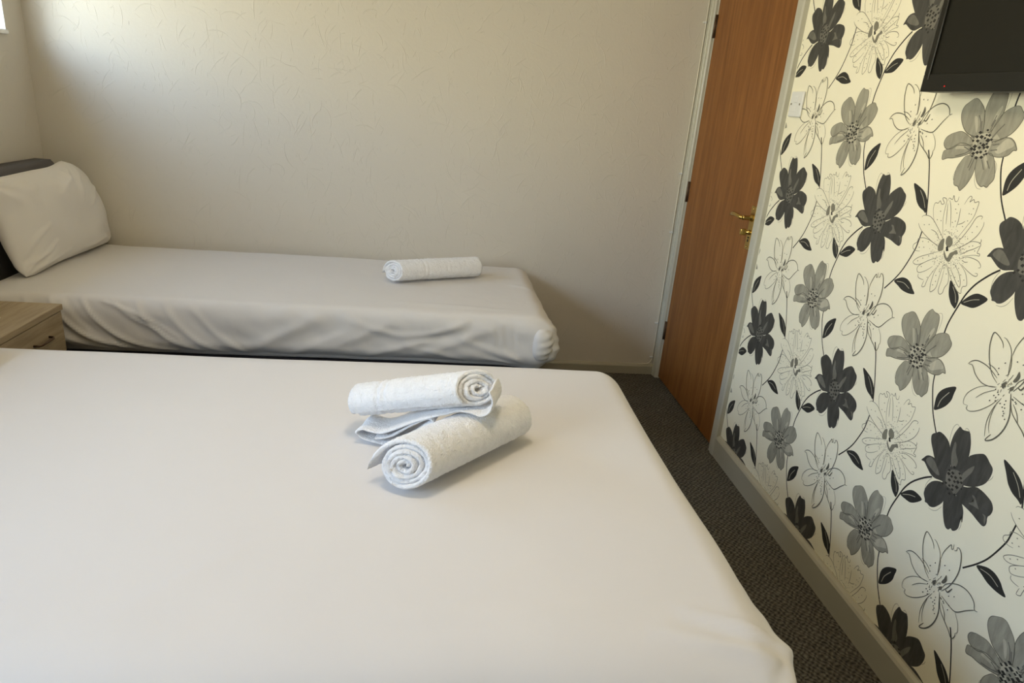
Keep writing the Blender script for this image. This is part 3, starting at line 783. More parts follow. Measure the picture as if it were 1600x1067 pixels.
fS -3446,-396 -3454,-384 -3469,-390 -3461,-401
fS -3069,-573 -3078,-560 -3096,-566 -3086,-579
fS -3404,-418 -3415,-403 -3435,-411 -3425,-425
fS -3350,-490 -3360,-476 -3379,-483 -3369,-497
fS -2583,-227 -2592,-216 -2609,-222 -2600,-234
fS -2848,179 -2857,191 -2875,184 -2865,172
fS -2514,-248 -2523,-237 -2538,-243 -2529,-253
fS -2443,-423 -2454,-409 -2473,-416 -2462,-430
fS -2619,-230 -2627,-220 -2642,-225 -2634,-236
fS -3329,-72 -3338,-59 -3356,-66 -3347,-79
fS -2721,201 -2730,212 -2746,206 -2737,195
fS -3004,-616 -3013,-605 -3028,-611 -3020,-622
fS -3014,-619 -3023,-607 -3040,-613 -3031,-626
fS -3045,-687 -3054,-676 -3070,-681 -3061,-693
fS -2676,1 -2687,15 -2707,7 -2696,-7
fS -2904,-767 -2915,-752 -2936,-759 -2925,-774
fS -3507,-683 -3513,-674 -3526,-678 -3519,-688
fS -3578,-132 -3588,-118 -3607,-126 -3597,-139
fS -3377,-163 -3385,-152 -3399,-158 -3391,-168
fS -3135,-548 -3146,-533 -3167,-540 -3156,-556
fS -2741,-567 -2751,-552 -2771,-559 -2760,-574
fS -3056,-721 -3063,-711 -3076,-716 -3069,-726
fS -2952,177 -2959,186 -2972,180 -2965,172
fS -3438,-126 -3446,-114 -3462,-121 -3454,-132
fS -2893,-41 -2902,-30 -2917,-36 -2909,-48
fS -2890,-548 -2900,-534 -2919,-541 -2909,-555
fS -3342,-166 -3351,-153 -3368,-160 -3359,-172
fS -2439,-397 -2451,-381 -2473,-389 -2461,-405
fS -2661,-487 -2669,-477 -2683,-482 -2675,-492
fS -2807,-509 -2815,-498 -2830,-503 -2822,-514
fS -3441,-211 -3450,-200 -3466,-206 -3457,-217
fS -2778,174 -2789,187 -2808,180 -2798,166
fS -3187,47 -3197,61 -3217,53 -3207,39
fS -2669,-643 -2680,-627 -2702,-635 -2690,-650
fS -3583,-442 -3594,-427 -3614,-434 -3603,-449
fS -3054,70 -3064,84 -3083,76 -3073,63
fS -2673,-469 -2683,-456 -2701,-463 -2691,-476
fS -2719,-116 -2731,-102 -2752,-110 -2741,-124
fS -3057,-630 -3068,-615 -3088,-623 -3077,-638
fS -2544,-13 -2554,0 -2574,-7 -2563,-21
fS -3207,-649 -3218,-634 -3238,-641 -3227,-656
fS -2824,-685 -2834,-672 -2850,-678 -2841,-691
fS -2664,-538 -2676,-523 -2697,-530 -2685,-546
fS -3405,-179 -3414,-166 -3432,-173 -3423,-186
fS -2911,34 -2919,45 -2934,39 -2926,28
fS -3421,-486 -3429,-475 -3445,-481 -3437,-492
fS -3111,-615 -3121,-601 -3139,-608 -3129,-621
fS -3306,-124 -3316,-111 -3335,-118 -3325,-132
fS -2934,321 -2944,334 -2963,326 -2953,313
fS -2883,-586 -2892,-574 -2910,-580 -2900,-593
fS -2834,184 -2844,198 -2863,190 -2853,177
fS -2777,-62 -2785,-51 -2801,-57 -2792,-68
fS -2509,-18 -2517,-8 -2532,-14 -2524,-24
fS -3550,-175 -3560,-161 -3580,-169 -3569,-183
fS -3173,95 -3183,109 -3202,101 -3192,88
fS -2891,176 -2898,186 -2913,180 -2905,170
fS -3034,198 -3042,208 -3057,202 -3049,192
fS -3368,-273 -3375,-263 -3387,-268 -3381,-278
fS -2877,861 -2890,878 -2916,867 -2902,850
fS -2835,736 -2849,753 -2875,742 -2861,725
fS -2912,654 -2926,671 -2951,661 -2937,644
fS -2354,608 -2369,626 -2396,615 -2381,597
fS -2855,415 -2868,433 -2894,422 -2880,405
fS -3217,382 -3230,399 -3255,389 -3242,371
fS -3322,535 -3334,552 -3359,542 -3346,525
fS -3301,702 -3314,718 -3339,708 -3326,691
fS -3374,702 -3387,718 -3411,708 -3399,691
fS -3384,835 -3397,852 -3421,841 -3408,825
fS -3657,458 -3669,475 -3693,465 -3681,448
fS -3568,306 -3580,323 -3604,313 -3592,296
fS -3489,139 -3501,156 -3526,147 -3513,129
fS -3395,169 -3408,187 -3432,177 -3420,160
fS -1917,189 -1933,208 -1961,197 -1946,179
fS -2090,226 -2106,245 -2134,234 -2118,215
fS -2035,-225 -2051,-206 -2079,-216 -2063,-236
fS -2239,-194 -2254,-175 -2282,-185 -2266,-204
fS -1966,-394 -1982,-374 -2011,-384 -1995,-404
fS -2132,-358 -2147,-338 -2175,-349 -2160,-368
fS -2393,-527 -2408,-508 -2435,-517 -2420,-537
fS -2208,-629 -2223,-609 -2251,-619 -2236,-638
fS -2052,-736 -2068,-716 -2096,-725 -2081,-746
fS -2240,-843 -2255,-823 -2283,-833 -2268,-853
fS -2688,-866 -2703,-847 -2729,-856 -2715,-875
fS -2558,-1050 -2573,-1030 -2600,-1039 -2585,-1059
fS -2833,-930 -2847,-910 -2874,-920 -2860,-939
fS -2821,-1178 -2836,-1158 -2862,-1167 -2848,-1187
fS -2882,-1071 -2896,-1051 -2923,-1060 -2908,-1080
fS -2910,-810 -2924,-791 -2950,-800 -2936,-819
fS -3158,-807 -3172,-788 -3197,-797 -3184,-816
fS -3330,-807 -3344,-788 -3369,-797 -3355,-815
fS -3463,-813 -3477,-794 -3501,-803 -3488,-822
fS -3619,-714 -3632,-696 -3656,-705 -3643,-723
fS -3763,-805 -3776,-786 -3799,-795 -3787,-814
fS -3524,-981 -3537,-962 -3562,-971 -3549,-990
fS -3609,-869 -3622,-850 -3646,-859 -3633,-877
fS -3494,-582 -3507,-563 -3532,-572 -3519,-591
fS -3608,-25 -3621,-7 -3644,-17 -3632,-34
fS -3707,14 -3720,31 -3743,21 -3731,4
fS -3814,-85 -3827,-68 -3850,-77 -3838,-94
fS -2465,392 -2480,410 -2506,399 -2492,381
fS -2327,391 -2342,409 -2369,398 -2354,380
fS -2941,461 -2955,478 -2980,467 -2967,450
lN1 -5462,-7208 -5392,-7092 -5219,-6982 -5088,-6974 -5084,-7216 -5158,-7470 -5289,-7716 -5433,-7880 -5605,-7984
lN0.7 -5385,-6979 -5475,-6997 -5628,-7116 -5718,-7281 -5769,-7544 -5814,-7745
lN0.8 -5214,-7670 -5398,-7700 -5559,-7779
lN0.8 -5744,-7295 -5756,-7086 -5828,-6883 -5896,-6767 -5933,-6854 -5976,-6821 -5955,-6707
lN1.2 -6067,-6720 -6135,-6702 -6229,-6791 -6297,-6996 -6323,-7235 -6282,-7497 -6197,-7751 -6058,-7985
lN0.7 -6021,-6836 -6079,-6792 -6067,-6720
lN0.7 -5744,-7295 -5800,-7520 -5804,-7720
lN1 -6056,-7885 -6112,-7737 -6280,-7582 -6464,-7479 -6669,-7439 -6849,-7480 -6968,-7570 -7028,-7695 -7119,-7678
lN1 -7031,-7702 -6852,-7873 -6677,-8071 -6557,-8145 -6359,-8134 -6101,-8085
lN1.3 -6024,-8048 -6106,-8286 -6176,-8499 -6178,-8741 -6112,-8976 -5988,-9179 -5844,-9295 -5802,-9279 -5893,-9106
lN0.7 -5839,-8239 -5720,-8550 -5678,-8906 -5753,-9234
lN0.6 -5769,-8368 -5732,-8680 -5758,-8942 -5842,-9117
lN1 -6078,-8173 -6199,-8410 -6431,-8580 -6589,-8675 -6736,-8793 -6802,-8679 -6785,-8594
lN0.5 -6785,-8594 -6829,-8519 -6755,-8318 -6600,-8157
lN0.8 -6165,-8235 -6332,-8395 -6425,-8585
lN0.6 -5628,-8138 -5364,-8328 -5184,-8534
lN0.7 -5778,-8291 -5621,-8522 -5374,-8765 -5155,-8891 -5036,-8883 -5045,-8795
lN0.5 -5045,-8795 -4909,-8806 -4886,-8642 -4971,-8463 -5163,-8273 -5376,-8152 -5638,-8061
lN1 -4677,-7887 -4770,-7781 -4924,-7717 -5148,-7721 -5345,-7776 -5561,-7881
lN0.9 -4700,-7887 -4810,-7875 -4970,-8035 -5195,-8140 -5414,-8139 -5606,-8086
lN1.4 -6145,-7861 -6229,-7874 -6313,-7704
lN2.2 -6035,-8073 -6089,-8198
fN -5973,-7785 -6015,-7649 -6042,-7527 -6104,-7644 -6048,-7773
fN -5720,-7959 -5801,-7858 -5844,-7959 -5773,-8035
fN -5956,-7935 -6045,-7860 -6048,-7960 -5973,-8022
lN1.6 -5697,-8100 -5693,-8153
lN1.6 -5830,-7862 -5830,-7910
lN1.6 -5916,-7852 -5890,-7907
lN1.6 -5937,-7830 -5987,-7853
lN1.6 -5673,-7958 -5627,-8014
lN1.6 -5762,-7926 -5802,-7926
lN1.6 -5879,-7769 -5855,-7860
lN1.6 -5769,-8022 -5828,-8021
lN1.6 -5835,-7950 -5787,-8026
lN1.6 -5927,-7649 -5901,-7737
lN1.6 -5783,-7813 -5732,-7907
lN1.6 -5863,-7938 -5924,-7921
lN1.6 -5901,-7739 -5863,-7799
lN1.6 -5750,-7938 -5746,-7992
lN1.6 -5937,-7811 -5950,-7887
lN1.6 -5880,-8139 -5853,-8191
lN1.6 -5822,-7676 -5757,-7741
lN1.6 -5764,-8066 -5757,-8140
lN1.6 -5978,-8026 -5988,-8062
lN1.6 -5824,-7972 -5844,-8001
lN1.6 -5767,-7946 -5718,-8032
lN1.6 -5971,-8010 -5977,-8059
lN1.6 -5832,-7879 -5875,-7913
lN1.6 -5962,-7950 -5921,-8007
lN1.6 -5830,-7850 -5750,-7926
lN1.6 -5970,-7995 -6001,-8006
fK -5503,-7676 -5515,-7646 -5541,-7646 -5528,-7677
fK -5898,-7365 -5910,-7336 -5934,-7337 -5923,-7366
fK -6060,-7373 -6071,-7345 -6095,-7346 -6083,-7374
fK -5617,-7504 -5629,-7475 -5654,-7475 -5642,-7505
fK -6279,-7954 -6290,-7924 -6313,-7924 -6302,-7954
fK -6419,-7847 -6430,-7818 -6453,-7818 -6442,-7847
fK -6375,-8272 -6386,-8242 -6409,-8242 -6398,-8272
fK -6361,-8148 -6372,-8119 -6395,-8119 -6385,-8148
fK -5546,-7807 -5558,-7776 -5584,-7777 -5571,-7807
fK -5604,-8140 -5616,-8109 -5642,-8109 -5629,-8140
fK -5616,-8288 -5628,-8256 -5653,-8256 -5641,-8287
fK -5675,-8308 -5688,-8276 -5713,-8276 -5701,-8307
fK -5693,-8380 -5706,-8348 -5731,-8348 -5719,-8379
fK -5950,-8265 -5962,-8235 -5986,-8234 -5975,-8265
fK -5918,-8432 -5929,-8401 -5954,-8400 -5942,-8431
fK -5947,-8354 -5958,-8324 -5983,-8323 -5971,-8354
fK -5985,-8425 -5997,-8394 -6021,-8394 -6010,-8425
fK -5971,-8507 -5982,-8476 -6007,-8476 -5995,-8507
fK -6002,-8601 -6014,-8570 -6039,-8569 -6027,-8601
fK -6074,-8653 -6086,-8622 -6110,-8621 -6098,-8652
fK -6007,-8545 -6019,-8514 -6043,-8513 -6032,-8544
fK -6115,-8175 -6126,-8145 -6150,-8145 -6139,-8175
fK -6180,-8187 -6191,-8157 -6215,-8157 -6204,-8187
fK -6211,-8212 -6222,-8182 -6246,-8182 -6235,-8212
fK -6090,-8163 -6101,-8133 -6125,-8132 -6114,-8163
fK -5684,-8179 -5696,-8148 -5721,-8147 -5709,-8178
fK -5834,-8382 -5846,-8351 -5871,-8351 -5859,-8382
fK -5552,-8440 -5564,-8408 -5590,-8408 -5577,-8439
fK -5721,-8217 -5733,-8186 -5758,-8186 -5746,-8216"""
W_, P_, Y0_, Z0_ = 0.52997, 0.53, 1.834914, 1.147035
bm = bmesh.new()
add_box(bm, (0, YF, 0), (0.1, DY0 - 0.012, ZC)); add_box(bm, (0, DY0 - 0.012, DZ + 0.012), (0.1, DY1 + 0.012, ZC)); add_box(bm, (0, DY1 + 0.012, 0), (0.1, YB, ZC))
motif = bmesh.new()
cap = {}
for li, line in enumerate(PATTERN.strip().split('\n')):
    h, *pp = line.split(' ')
    kind, col = h[0], h[1]
    pts = [tuple(float(q) * 1e-4 for q in p.split(',')) for p in pp]
    lay = 0.00010 + 0.0000018 * li
    if kind == 'f':
        if len(pts) > 4: pts = catmull(pts, 4, True)
        vs = [motif.verts.new((-lay, a, b)) for a, b in pts]
        try: fc = motif.faces.new(vs); fc.material_index = midx[col]
        except ValueError: pass
    else:
        wd = float(h[2:]) * 0.001 * (1.25 if col == 'K' else 1.05)
        pts = catmull(pts, 5)
        Ls, Rs = [], []
        for i, (a, b) in enumerate(pts):
            q0, q1 = pts[max(i - 1, 0)], pts[min(i + 1, len(pts) - 1)]
            t = Vector((q1[0] - q0[0], q1[1] - q0[1])); t = t.normalized() if t.length > 1e-9 else Vector((1, 0))
            s_ = i / (len(pts) - 1)
            ww = wd * (0.35 + 0.85 * math.sin(math.pi * min(1, max(0, s_))) ** 0.5) if col in 'NST' else wd
            nx, ny = -t.y * ww, t.x * ww
            Ls.append(motif.verts.new((-lay, a + nx, b + ny))); Rs.append(motif.verts.new((-lay, a - nx, b - ny)))
        for i in range(len(pts) - 1):
            fc = motif.faces.new((Ls[i], Ls[i + 1], Rs[i + 1], Rs[i])); fc.material_index = midx[col]
bmesh.ops.triangulate(motif, faces=[f for f in motif.faces if len(f.verts) > 4])
for f in motif.faces:
    if f.normal.length == 0: f.normal_update()
mm = bpy.data.meshes.new('motif'); motif.to_mesh(mm); motif.free()
pr = bmesh.new()
for i in range(-4, 7):
    for j in range(-3, 4):
        n0 = len(pr.verts)
        pr.from_mesh(mm)
        pr.verts.ensure_lookup_table()
        bmesh.ops.translate(pr, verts=pr.verts[n0:], vec=(0, Y0_ - i * W_, Z0_ - j * P_))
bpy.data.meshes.remove(mm)
for co, no in (((0, DY0 - 0.0585, 0), (0, 1, 0)), ((0, 0, 0.05), (0, 0, -1)), ((0, 0, ZC - 0.002), (0, 0, 1)), ((0, YF + 0.002, 0), (0, -1, 0))):
    bmesh.ops.bisect_plane(pr, geom=pr.verts[:] + pr.edges[:] + pr.faces[:], plane_co=co, plane_no=no, clear_outer=True)
for f in pr.faces:
    f.normal_update()
    if f.normal.x > 0: f.normal_flip()
bmesh.ops.recalc_face_normals(bm, faces=bm.faces)
pm_ = bpy.data.meshes.new('print'); pr.to_mesh(pm_); pr.free()
bm.from_mesh(pm_); bpy.data.meshes.remove(pm_)
me = bpy.data.meshes.new('wall_right'); bm.to_mesh(me); bm.free()
wr = link('wall_right', me, [PM[k] for k in order]); tag(wr, kind='structure')

# baseboards: a board with a softened top
def board(name, p0, p1, depth_dir, h, t, mat):
    p0, p1, dd = Vector(p0), Vector(p1), Vector(depth_dir)
    prof = [(0, 0), (t, 0), (t, h - 0.014), (t * 0.75, h - 0.006), (t * 0.35, h), (0, h)]
    bm = bmesh.new()
    a = [bm.verts.new(p0 + dd * x + Vector((0, 0, z))) for x, z in prof]; b = [bm.verts.new(p1 + dd * x + Vector((0, 0, z))) for x, z in prof]
    n = len(prof)
    for i in range(n): bm.faces.new((a[i], a[(i + 1) % n], b[(i + 1) % n], b[i]))
    bm.faces.new(a[::-1]); bm.faces.new(b)
    return tag(from_bm(name, bm, mat), kind='structure')
board('baseboard_right', (0, YF, 0), (0, DY0 - 0.055, 0), (-1, 0, 0), 0.098, 0.020, M['gloss'])
board('baseboard_back', (XL, YB, 0), (-0.02, YB, 0), (0, -1, 0), 0.058, 0.016, M['gloss'])
board('baseboard_left', (XL, YF, 0), (XL, YB - 0.02, 0), (1, 0, 0), 0.098, 0.016, M['gloss'])
board('baseboard_front', (XL + 0.02, YF, 0), (-0.02, YF, 0), (0, 1, 0), 0.098, 0.016, M['gloss'])

# door
door = bpy.data.objects.new('door_1', None); COL.objects.link(door); door.location = (0, DY0, 0); tag(door, kind='structure')
L = door.location
bm = bmesh.new()   # lining
add_box(bm, Vector((-0.002, DY0 - 0.012, 0)) - L, Vector((0.1, DY0 + 0.016, DZ)) - L, 0.002)
add_box(bm, Vector((-0.002, DY1 - 0.002, 0)) - L, Vector((0.1, DY1 + 0.012, DZ)) - L, 0.002)
add_box(bm, Vector((-0.002, DY0 - 0.012, DZ - 0.012)) - L, Vector((0.1, DY1 + 0.012, DZ + 0.012)) - L, 0.002)
add_box(bm, Vector((0.05, DY0 + 0.016, 0)) - L, Vector((0.1, DY1, DZ - 0.012)) - L)
from_bm('door_lining', bm, M['casing'], door)
def casing(y_in, y_out):
    bm = bmesh.new(); s = 1 if y_out > y_in else -1; w = abs(y_out - y_in)
    prof = [(0, 0), (0, 0.012), (0.004, 0.018), (w * 0.45, 0.019), (w * 0.5, 0.022), (w - 0.006, 0.022), (w, 0.017), (w, 0)]
    a = [bm.verts.new(Vector((-x, y_in + s * q, 0)) - L) for q, x in prof]; b = [bm.verts.new(Vector((-x, y_in + s * q, DZ + 0.05)) - L) for q, x in prof]
    n = len(prof)
    for i in range(n): bm.faces.new((a[i], a[(i + 1) % n], b[(i + 1) % n], b[i]))
    bm.faces.new(a); bm.faces.new(b)
    return from_bm('architrave', bm, M['casing'], door)
casing(DY0 + 0.004, DY0 - 0.052); casing(DY1 + 0.004, YB)
bm = bmesh.new(); add_box(bm, Vector((-0.022, DY0 - 0.052, DZ - 0.006)) - L, Vector((0, YB, DZ + 0.05)) - L, 0.003); from_bm('architrave', bm, M['casing'], door)
leaf = box('door_leaf', (-0.001, DY0 + 0.018, 0.012), (0.043, DY1 - 0.006, DZ - 0.014), M['door'], door, 0.0015)
for z in (0.28, 1.02, 1.78):
    bm = bmesh.new()
    add_tube(bm, [Vector((-0.006, DY1 - 0.004, z - 0.05)) - L, Vector((-0.006, DY1 - 0.004, z + 0.05)) - L], 0.0055, 10)
    add_box(bm, Vector((-0.003, DY1 - 0.016, z - 0.05)) - L, Vector((0.0005, DY1 - 0.004, z + 0.05)) - L)
    for q in (-0.017, 0.017): add_tube(bm, [Vector((-0.006, DY1 - 0.004, z + q - 0.0008)) - L, Vector((-0.006, DY1 - 0.004, z + q + 0.0008)) - L], 0.0062, 10)
    from_bm('door_hinge', bm, M['hinge'], door, True)
# brass lever plate with thumb turn
hy, hz = DY0 + 0.048, 1.005
hp = box('handle_plate', (-0.006, hy - 0.021, hz - 0.115), (-0.0008, hy + 0.021, hz + 0.06), M['brass'], door, 0.003, 3)
bm = bmesh.new()
for z in (hz + 0.048, hz - 0.103):
    add_tube(bm, [Vector((-0.0085, hy, z)) - L, Vector((-0.0055, hy, z)) - L], [0.003, 0.0045], 12)
from_bm('plate_screw', bm, M['brass'], door, True)
bm = bmesh.new()
zc = hz + 0.012
add_tube(bm, [Vector((x, hy, zc)) - L for x in (-0.005, -0.008, -0.014, -0.022, -0.040, -0.046)], [0.014, 0.014, 0.011, 0.0085, 0.0085, 0.0095], 18)
from_bm('handle_neck', bm, M['brass'], door, True)
bm = bmesh.new()
add_tube(bm, [Vector(p) - L for p in ((-0.047, hy - 0.006, zc), (-0.052, hy + 0.008, zc + 0.001), (-0.053, hy + 0.03, zc + 0.003), (-0.052, hy + 0.06, zc + 0.004), (-0.050, hy + 0.085, zc + 0.002), (-0.047, hy + 0.103, zc - 0.002), (-0.045, hy + 0.108, zc - 0.003))], [0.006, 0.0085, 0.008, 0.0085, 0.009, 0.008, 0.003], 14)
from_bm('door_handle', bm, M['brass'], door, True)
bm = bmesh.new()
zt = hz - 0.045
add_tube(bm, [Vector((-0.005, hy, zt)) - L, Vector((-0.009, hy, zt)) - L, Vector((-0.022, hy, zt)) - L], [0.011, 0.009, 0.0065], 16)
add_box(bm, Vector((-0.044, hy - 0.006, zt - 0.012)) - L, Vector((-0.020, hy + 0.008, zt + 0.013)) - L, 0.0035, 3)
from_bm('thumb_turn', bm, M['brass'], door, True)
bm = bmesh.new()
add_box(bm, Vector((-0.0068, hy - 0.004, hz - 0.083)) - L, Vector((-0.0058, hy + 0.004, hz - 0.073)) - L)
add_box(bm, Vector((-0.0068, hy - 0.006, hz - 0.069)) - L, Vector((-0.0058, hy + 0.005, hz - 0.063)) - L)
from_bm('keyhole', bm, M['dark'], door)

# ------------------------------------------------------------------ cable in the corner, switch, tv
cb = empty('wall_cable', (-0.030, YB - 0.006, 0.06), 'thin cream cable clipped up the corner beside the door frame', 'cable')
L = cb.location
bm = bmesh.new()
pts = [(-0.085, YB - 0.019, 0.064), (-0.060, YB - 0.018, 0.064), (-0.040, YB - 0.012, 0.072), (-0.031, YB - 0.008, 0.09), (-0.029, YB - 0.006, 0.12)]
pts += [(-0.029 + 0.0015 * math.sin(z * 5), YB - 0.005, z) for z in np.arange(0.2, ZC - 0.01, 0.1)]
pts.append((-0.029, YB - 0.005, ZC))
add_tube(bm, [Vector(p) - L for p in catmull(pts, 3)], 0.0026, 8)
from_bm('cord', bm, M['cable'], cb, True)
for z in (0.10, 0.30, 0.80, 1.10, 1.80, 2.2):
    bm = bmesh.new()
    add_tube(bm, [Vector((-0.0300, YB - 0.0058, z - 0.005)) - L, Vector((-0.0300, YB - 0.0058, z + 0.005)) - L], 0.005, 10)
    add_box(bm, Vector((-0.043, YB - 0.010, z - 0.003)) - L, Vector((-0.034, YB - 0.0005, z + 0.003)) - L, 0.001)
    from_bm('cable_clip', bm, M['switch'], cb, True)

sw = empty('fused_switch', (0, 2.436, 1.450), 'square white fused switch plate on the flowered wall beside the door', 'switch')
L = sw.location
box('switch_plate', (-0.010, 2.436 - 0.043, 1.45 - 0.043), (-0.0015, 2.436 + 0.043, 1.45 + 0.043), M['switch'], sw, 0.004, 3)
bm = bmesh.new(); add_box(bm, Vector((-0.0125, 2.436 - 0.013, 1.45 + 0.006)) - L, Vector((-0.009, 2.436 + 0.013, 1.45 + 0.026)) - L, 0.0015); from_bm('rocker', bm, M['switch'], sw)
bm = bmesh.new(); add_box(bm, Vector((-0.0115, 2.436 - 0.013, 1.45 - 0.026)) - L, Vector((-0.009, 2.436 + 0.013, 1.45 - 0.010)) - L, 0.001)
add_box(bm, Vector((-0.0118, 2.436 - 0.003, 1.45 - 0.0235)) - L, Vector((-0.0113, 2.436 + 0.003, 1.45 - 0.021)) - L); from_bm('fuse_carrier', bm, M['switch'], sw)
for s in (-1, 1):
    bm = bmesh.new(); add_tube(bm, [Vector((-0.0095, 2.436 + s * 0.030, 1.45)) - L, Vector((-0.0112, 2.436 + s * 0.030, 1.45)) - L], 0.0036, 12)
    from_bm('screw', bm, M['steel'], sw, True)

tv = empty('television', (-0.003, 1.20, 1.485), 'black flat screen television mounted on the flowered wall', 'television')
L = tv.location
TY0, TY1, TZ0, TZ1, TX = 0.74, 1.694, 1.485, 2.04, -0.07
bm = bmesh.new()
add_box(bm, Vector((TX, TY0, TZ0)) - L, Vector((TX + 0.036, TY1, TZ1)) - L, 0.003)
add_box(bm, Vector((TX + 0.03, TY0 + 0.12, TZ0 + 0.08)) - L, Vector((TX + 0.052, TY1 - 0.12, TZ1 - 0.12)) - L, 0.006)
from_bm('casing', bm, M['tv'], tv)
bm = bmesh.new()
lo, hi = Vector((TX - 0.004, TY0, TZ0)) - L, Vector((TX + 0.001, TY1, TZ1)) - L
bs, bb = 0.020, 0.040
add_box(bm, (lo.x, lo.y, lo.z), (hi.x, hi.y, lo.z + bb), 0.0012); add_box(bm, (lo.x, lo.y, hi.z - bs), (hi.x, hi.y, hi.z), 0.0012)
add_box(bm, (lo.x, lo.y, lo.z + bb), (hi.x, lo.y + bs, hi.z - bs), 0.0012); add_box(bm, (lo.x, hi.y - bs, lo.z + bb), (hi.x, hi.y, hi.z - bs), 0.0012)
from_bm('bezel', bm, M['tv'], tv)
bm = bmesh.new()
add_box(bm, (lo.x - 0.0012, hi.y - bs - 0.001, lo.z + bb - 0.012), (lo.x + 0.002, hi.y - bs + 0.003, hi.z - bs), 0.0005)
from_bm('bezel_trim', bm, M['tvgloss'], tv)
box('screen', (TX - 0.001, TY0 + bs - 0.001, TZ0 + bb - 0.001), (TX + 0.002, TY1 - bs + 0.001, TZ1 - bs + 0.001), M['screen'], tv)
bm = bmesh.new(); add_tube(bm, [Vector((TX - 0.0035, TY1 - 0.085, TZ0 + 0.012)) - L, Vector((TX - 0.0052, TY1 - 0.085, TZ0 + 0.012)) - L], 0.0016, 10); from_bm('standby_light', bm, M['led'], tv)
bm = bmesh.new(); add_box(bm, Vector((TX + 0.05, 1.12, 1.62)) - L, Vector((-0.0016, 1.32, 1.84)) - L, 0.003); from_bm('wall_bracket', bm, M['tv'], tv)

# ------------------------------------------------------------------ soft things
def soft_box(name, lo, hi, r, mat, parent, disp, res=0.02, rtop=None):
    """box with rounded edges, finely gridded, pushed along its normal by disp(point, normal)"""
    lo, hi = np.array(lo, float), np.array(hi, float)
    n = [max(2, int(round((hi[i] - lo[i]) / res))) for i in range(3)]
    verts, faces, idx = [], [], {}
    def vid(i, j, k):
        key = (i, j, k)
        if key not in idx: idx[key] = len(verts); verts.append([lo[0] + (hi[0] - lo[0]) * i / n[0], lo[1] + (hi[1] - lo[1]) * j / n[1], lo[2] + (hi[2] - lo[2]) * k / n[2]])
        return idx[key]
    for j in range(n[1]):
        for k in range(n[2]):
            faces.append((vid(0, j, k), vid(0, j, k + 1), vid(0, j + 1, k + 1), vid(0, j + 1, k)))
            faces.append((vid(n[0], j, k), vid(n[0], j + 1, k), vid(n[0], j + 1, k + 1), vid(n[0], j, k + 1)))
    for i in range(n[0]):
        for k in range(n[2]):
            faces.append((vid(i, 0, k), vid(i + 1, 0, k), vid(i + 1, 0, k + 1), vid(i, 0, k + 1)))
            faces.append((vid(i, n[1], k), vid(i, n[1], k + 1), vid(i + 1, n[1], k + 1), vid(i + 1, n[1], k)))
    for i in range(n[0]):
        for j in range(n[1]):
            faces.append((vid(i, j, 0), vid(i, j + 1, 0), vid(i + 1, j + 1, 0), vid(i + 1, j, 0)))
            faces.append((vid(i, j, n[2]), vid(i + 1, j, n[2]), vid(i + 1, j + 1, n[2]), vid(i, j + 1, n[2])))
    V = np.array(verts)
    rr = np.array(r if hasattr(r, '__len__') else (r, r, r), float)
    q = np.clip(V, lo + rr, hi - rr)
    d = (V - q) / rr
    ln = np.linalg.norm(d, axis=1, keepdims=True); ln[ln == 0] = 1
    # remap so that corner grid lines spread over the arc
    nd = d / ln
    m_ = np.max(np.abs(d), axis=1, keepdims=True)
    P = q + nd * rr * m_
    N = nd / rr; N /= np.linalg.norm(N, axis=1, keepdims=True)
    out = []
    for p, nn in zip(P, N):
        out.append(tuple(p + nn * disp(p, nn)))
    me = bpy.data.meshes.new(name)
    if parent: out = [tuple(Vector(p) - parent.location) for p in out]
    me.from_pydata(out, [], faces)
    return link(name, me, mat, parent, True)

def nz(x, y, z): return noise.noise(Vector((x, y, z)))
def ss(a, b, x):
    t = min(1, max(0, (x - a) / (b - a))); return t * t * (3 - 2 * t)
def ridge(x, z, x0, z0, x1, z1, w, amp, bend=0.0):
    """soft fold running from (x0,z0) to (x1,z1)"""
    dx, dz = x1 - x0, z1 - z0; l2 = dx * dx + dz * dz
    t = ((x - x0) * dx + (z - z0) * dz) / l2
    tc_ = min(1, max(0, t))
    px, pz = x0 + dx * tc_ + bend * math.sin(math.pi * tc_) * dz, z0 + dz * tc_ - bend * math.sin(math.pi * tc_) * dx
    d = math.hypot(x - px, z - pz)
    return amp * math.exp(-(d / w) ** 2) * math.sin(math.pi * min(1, max(0, 0.08 + 0.84 * tc_))) ** 0.7

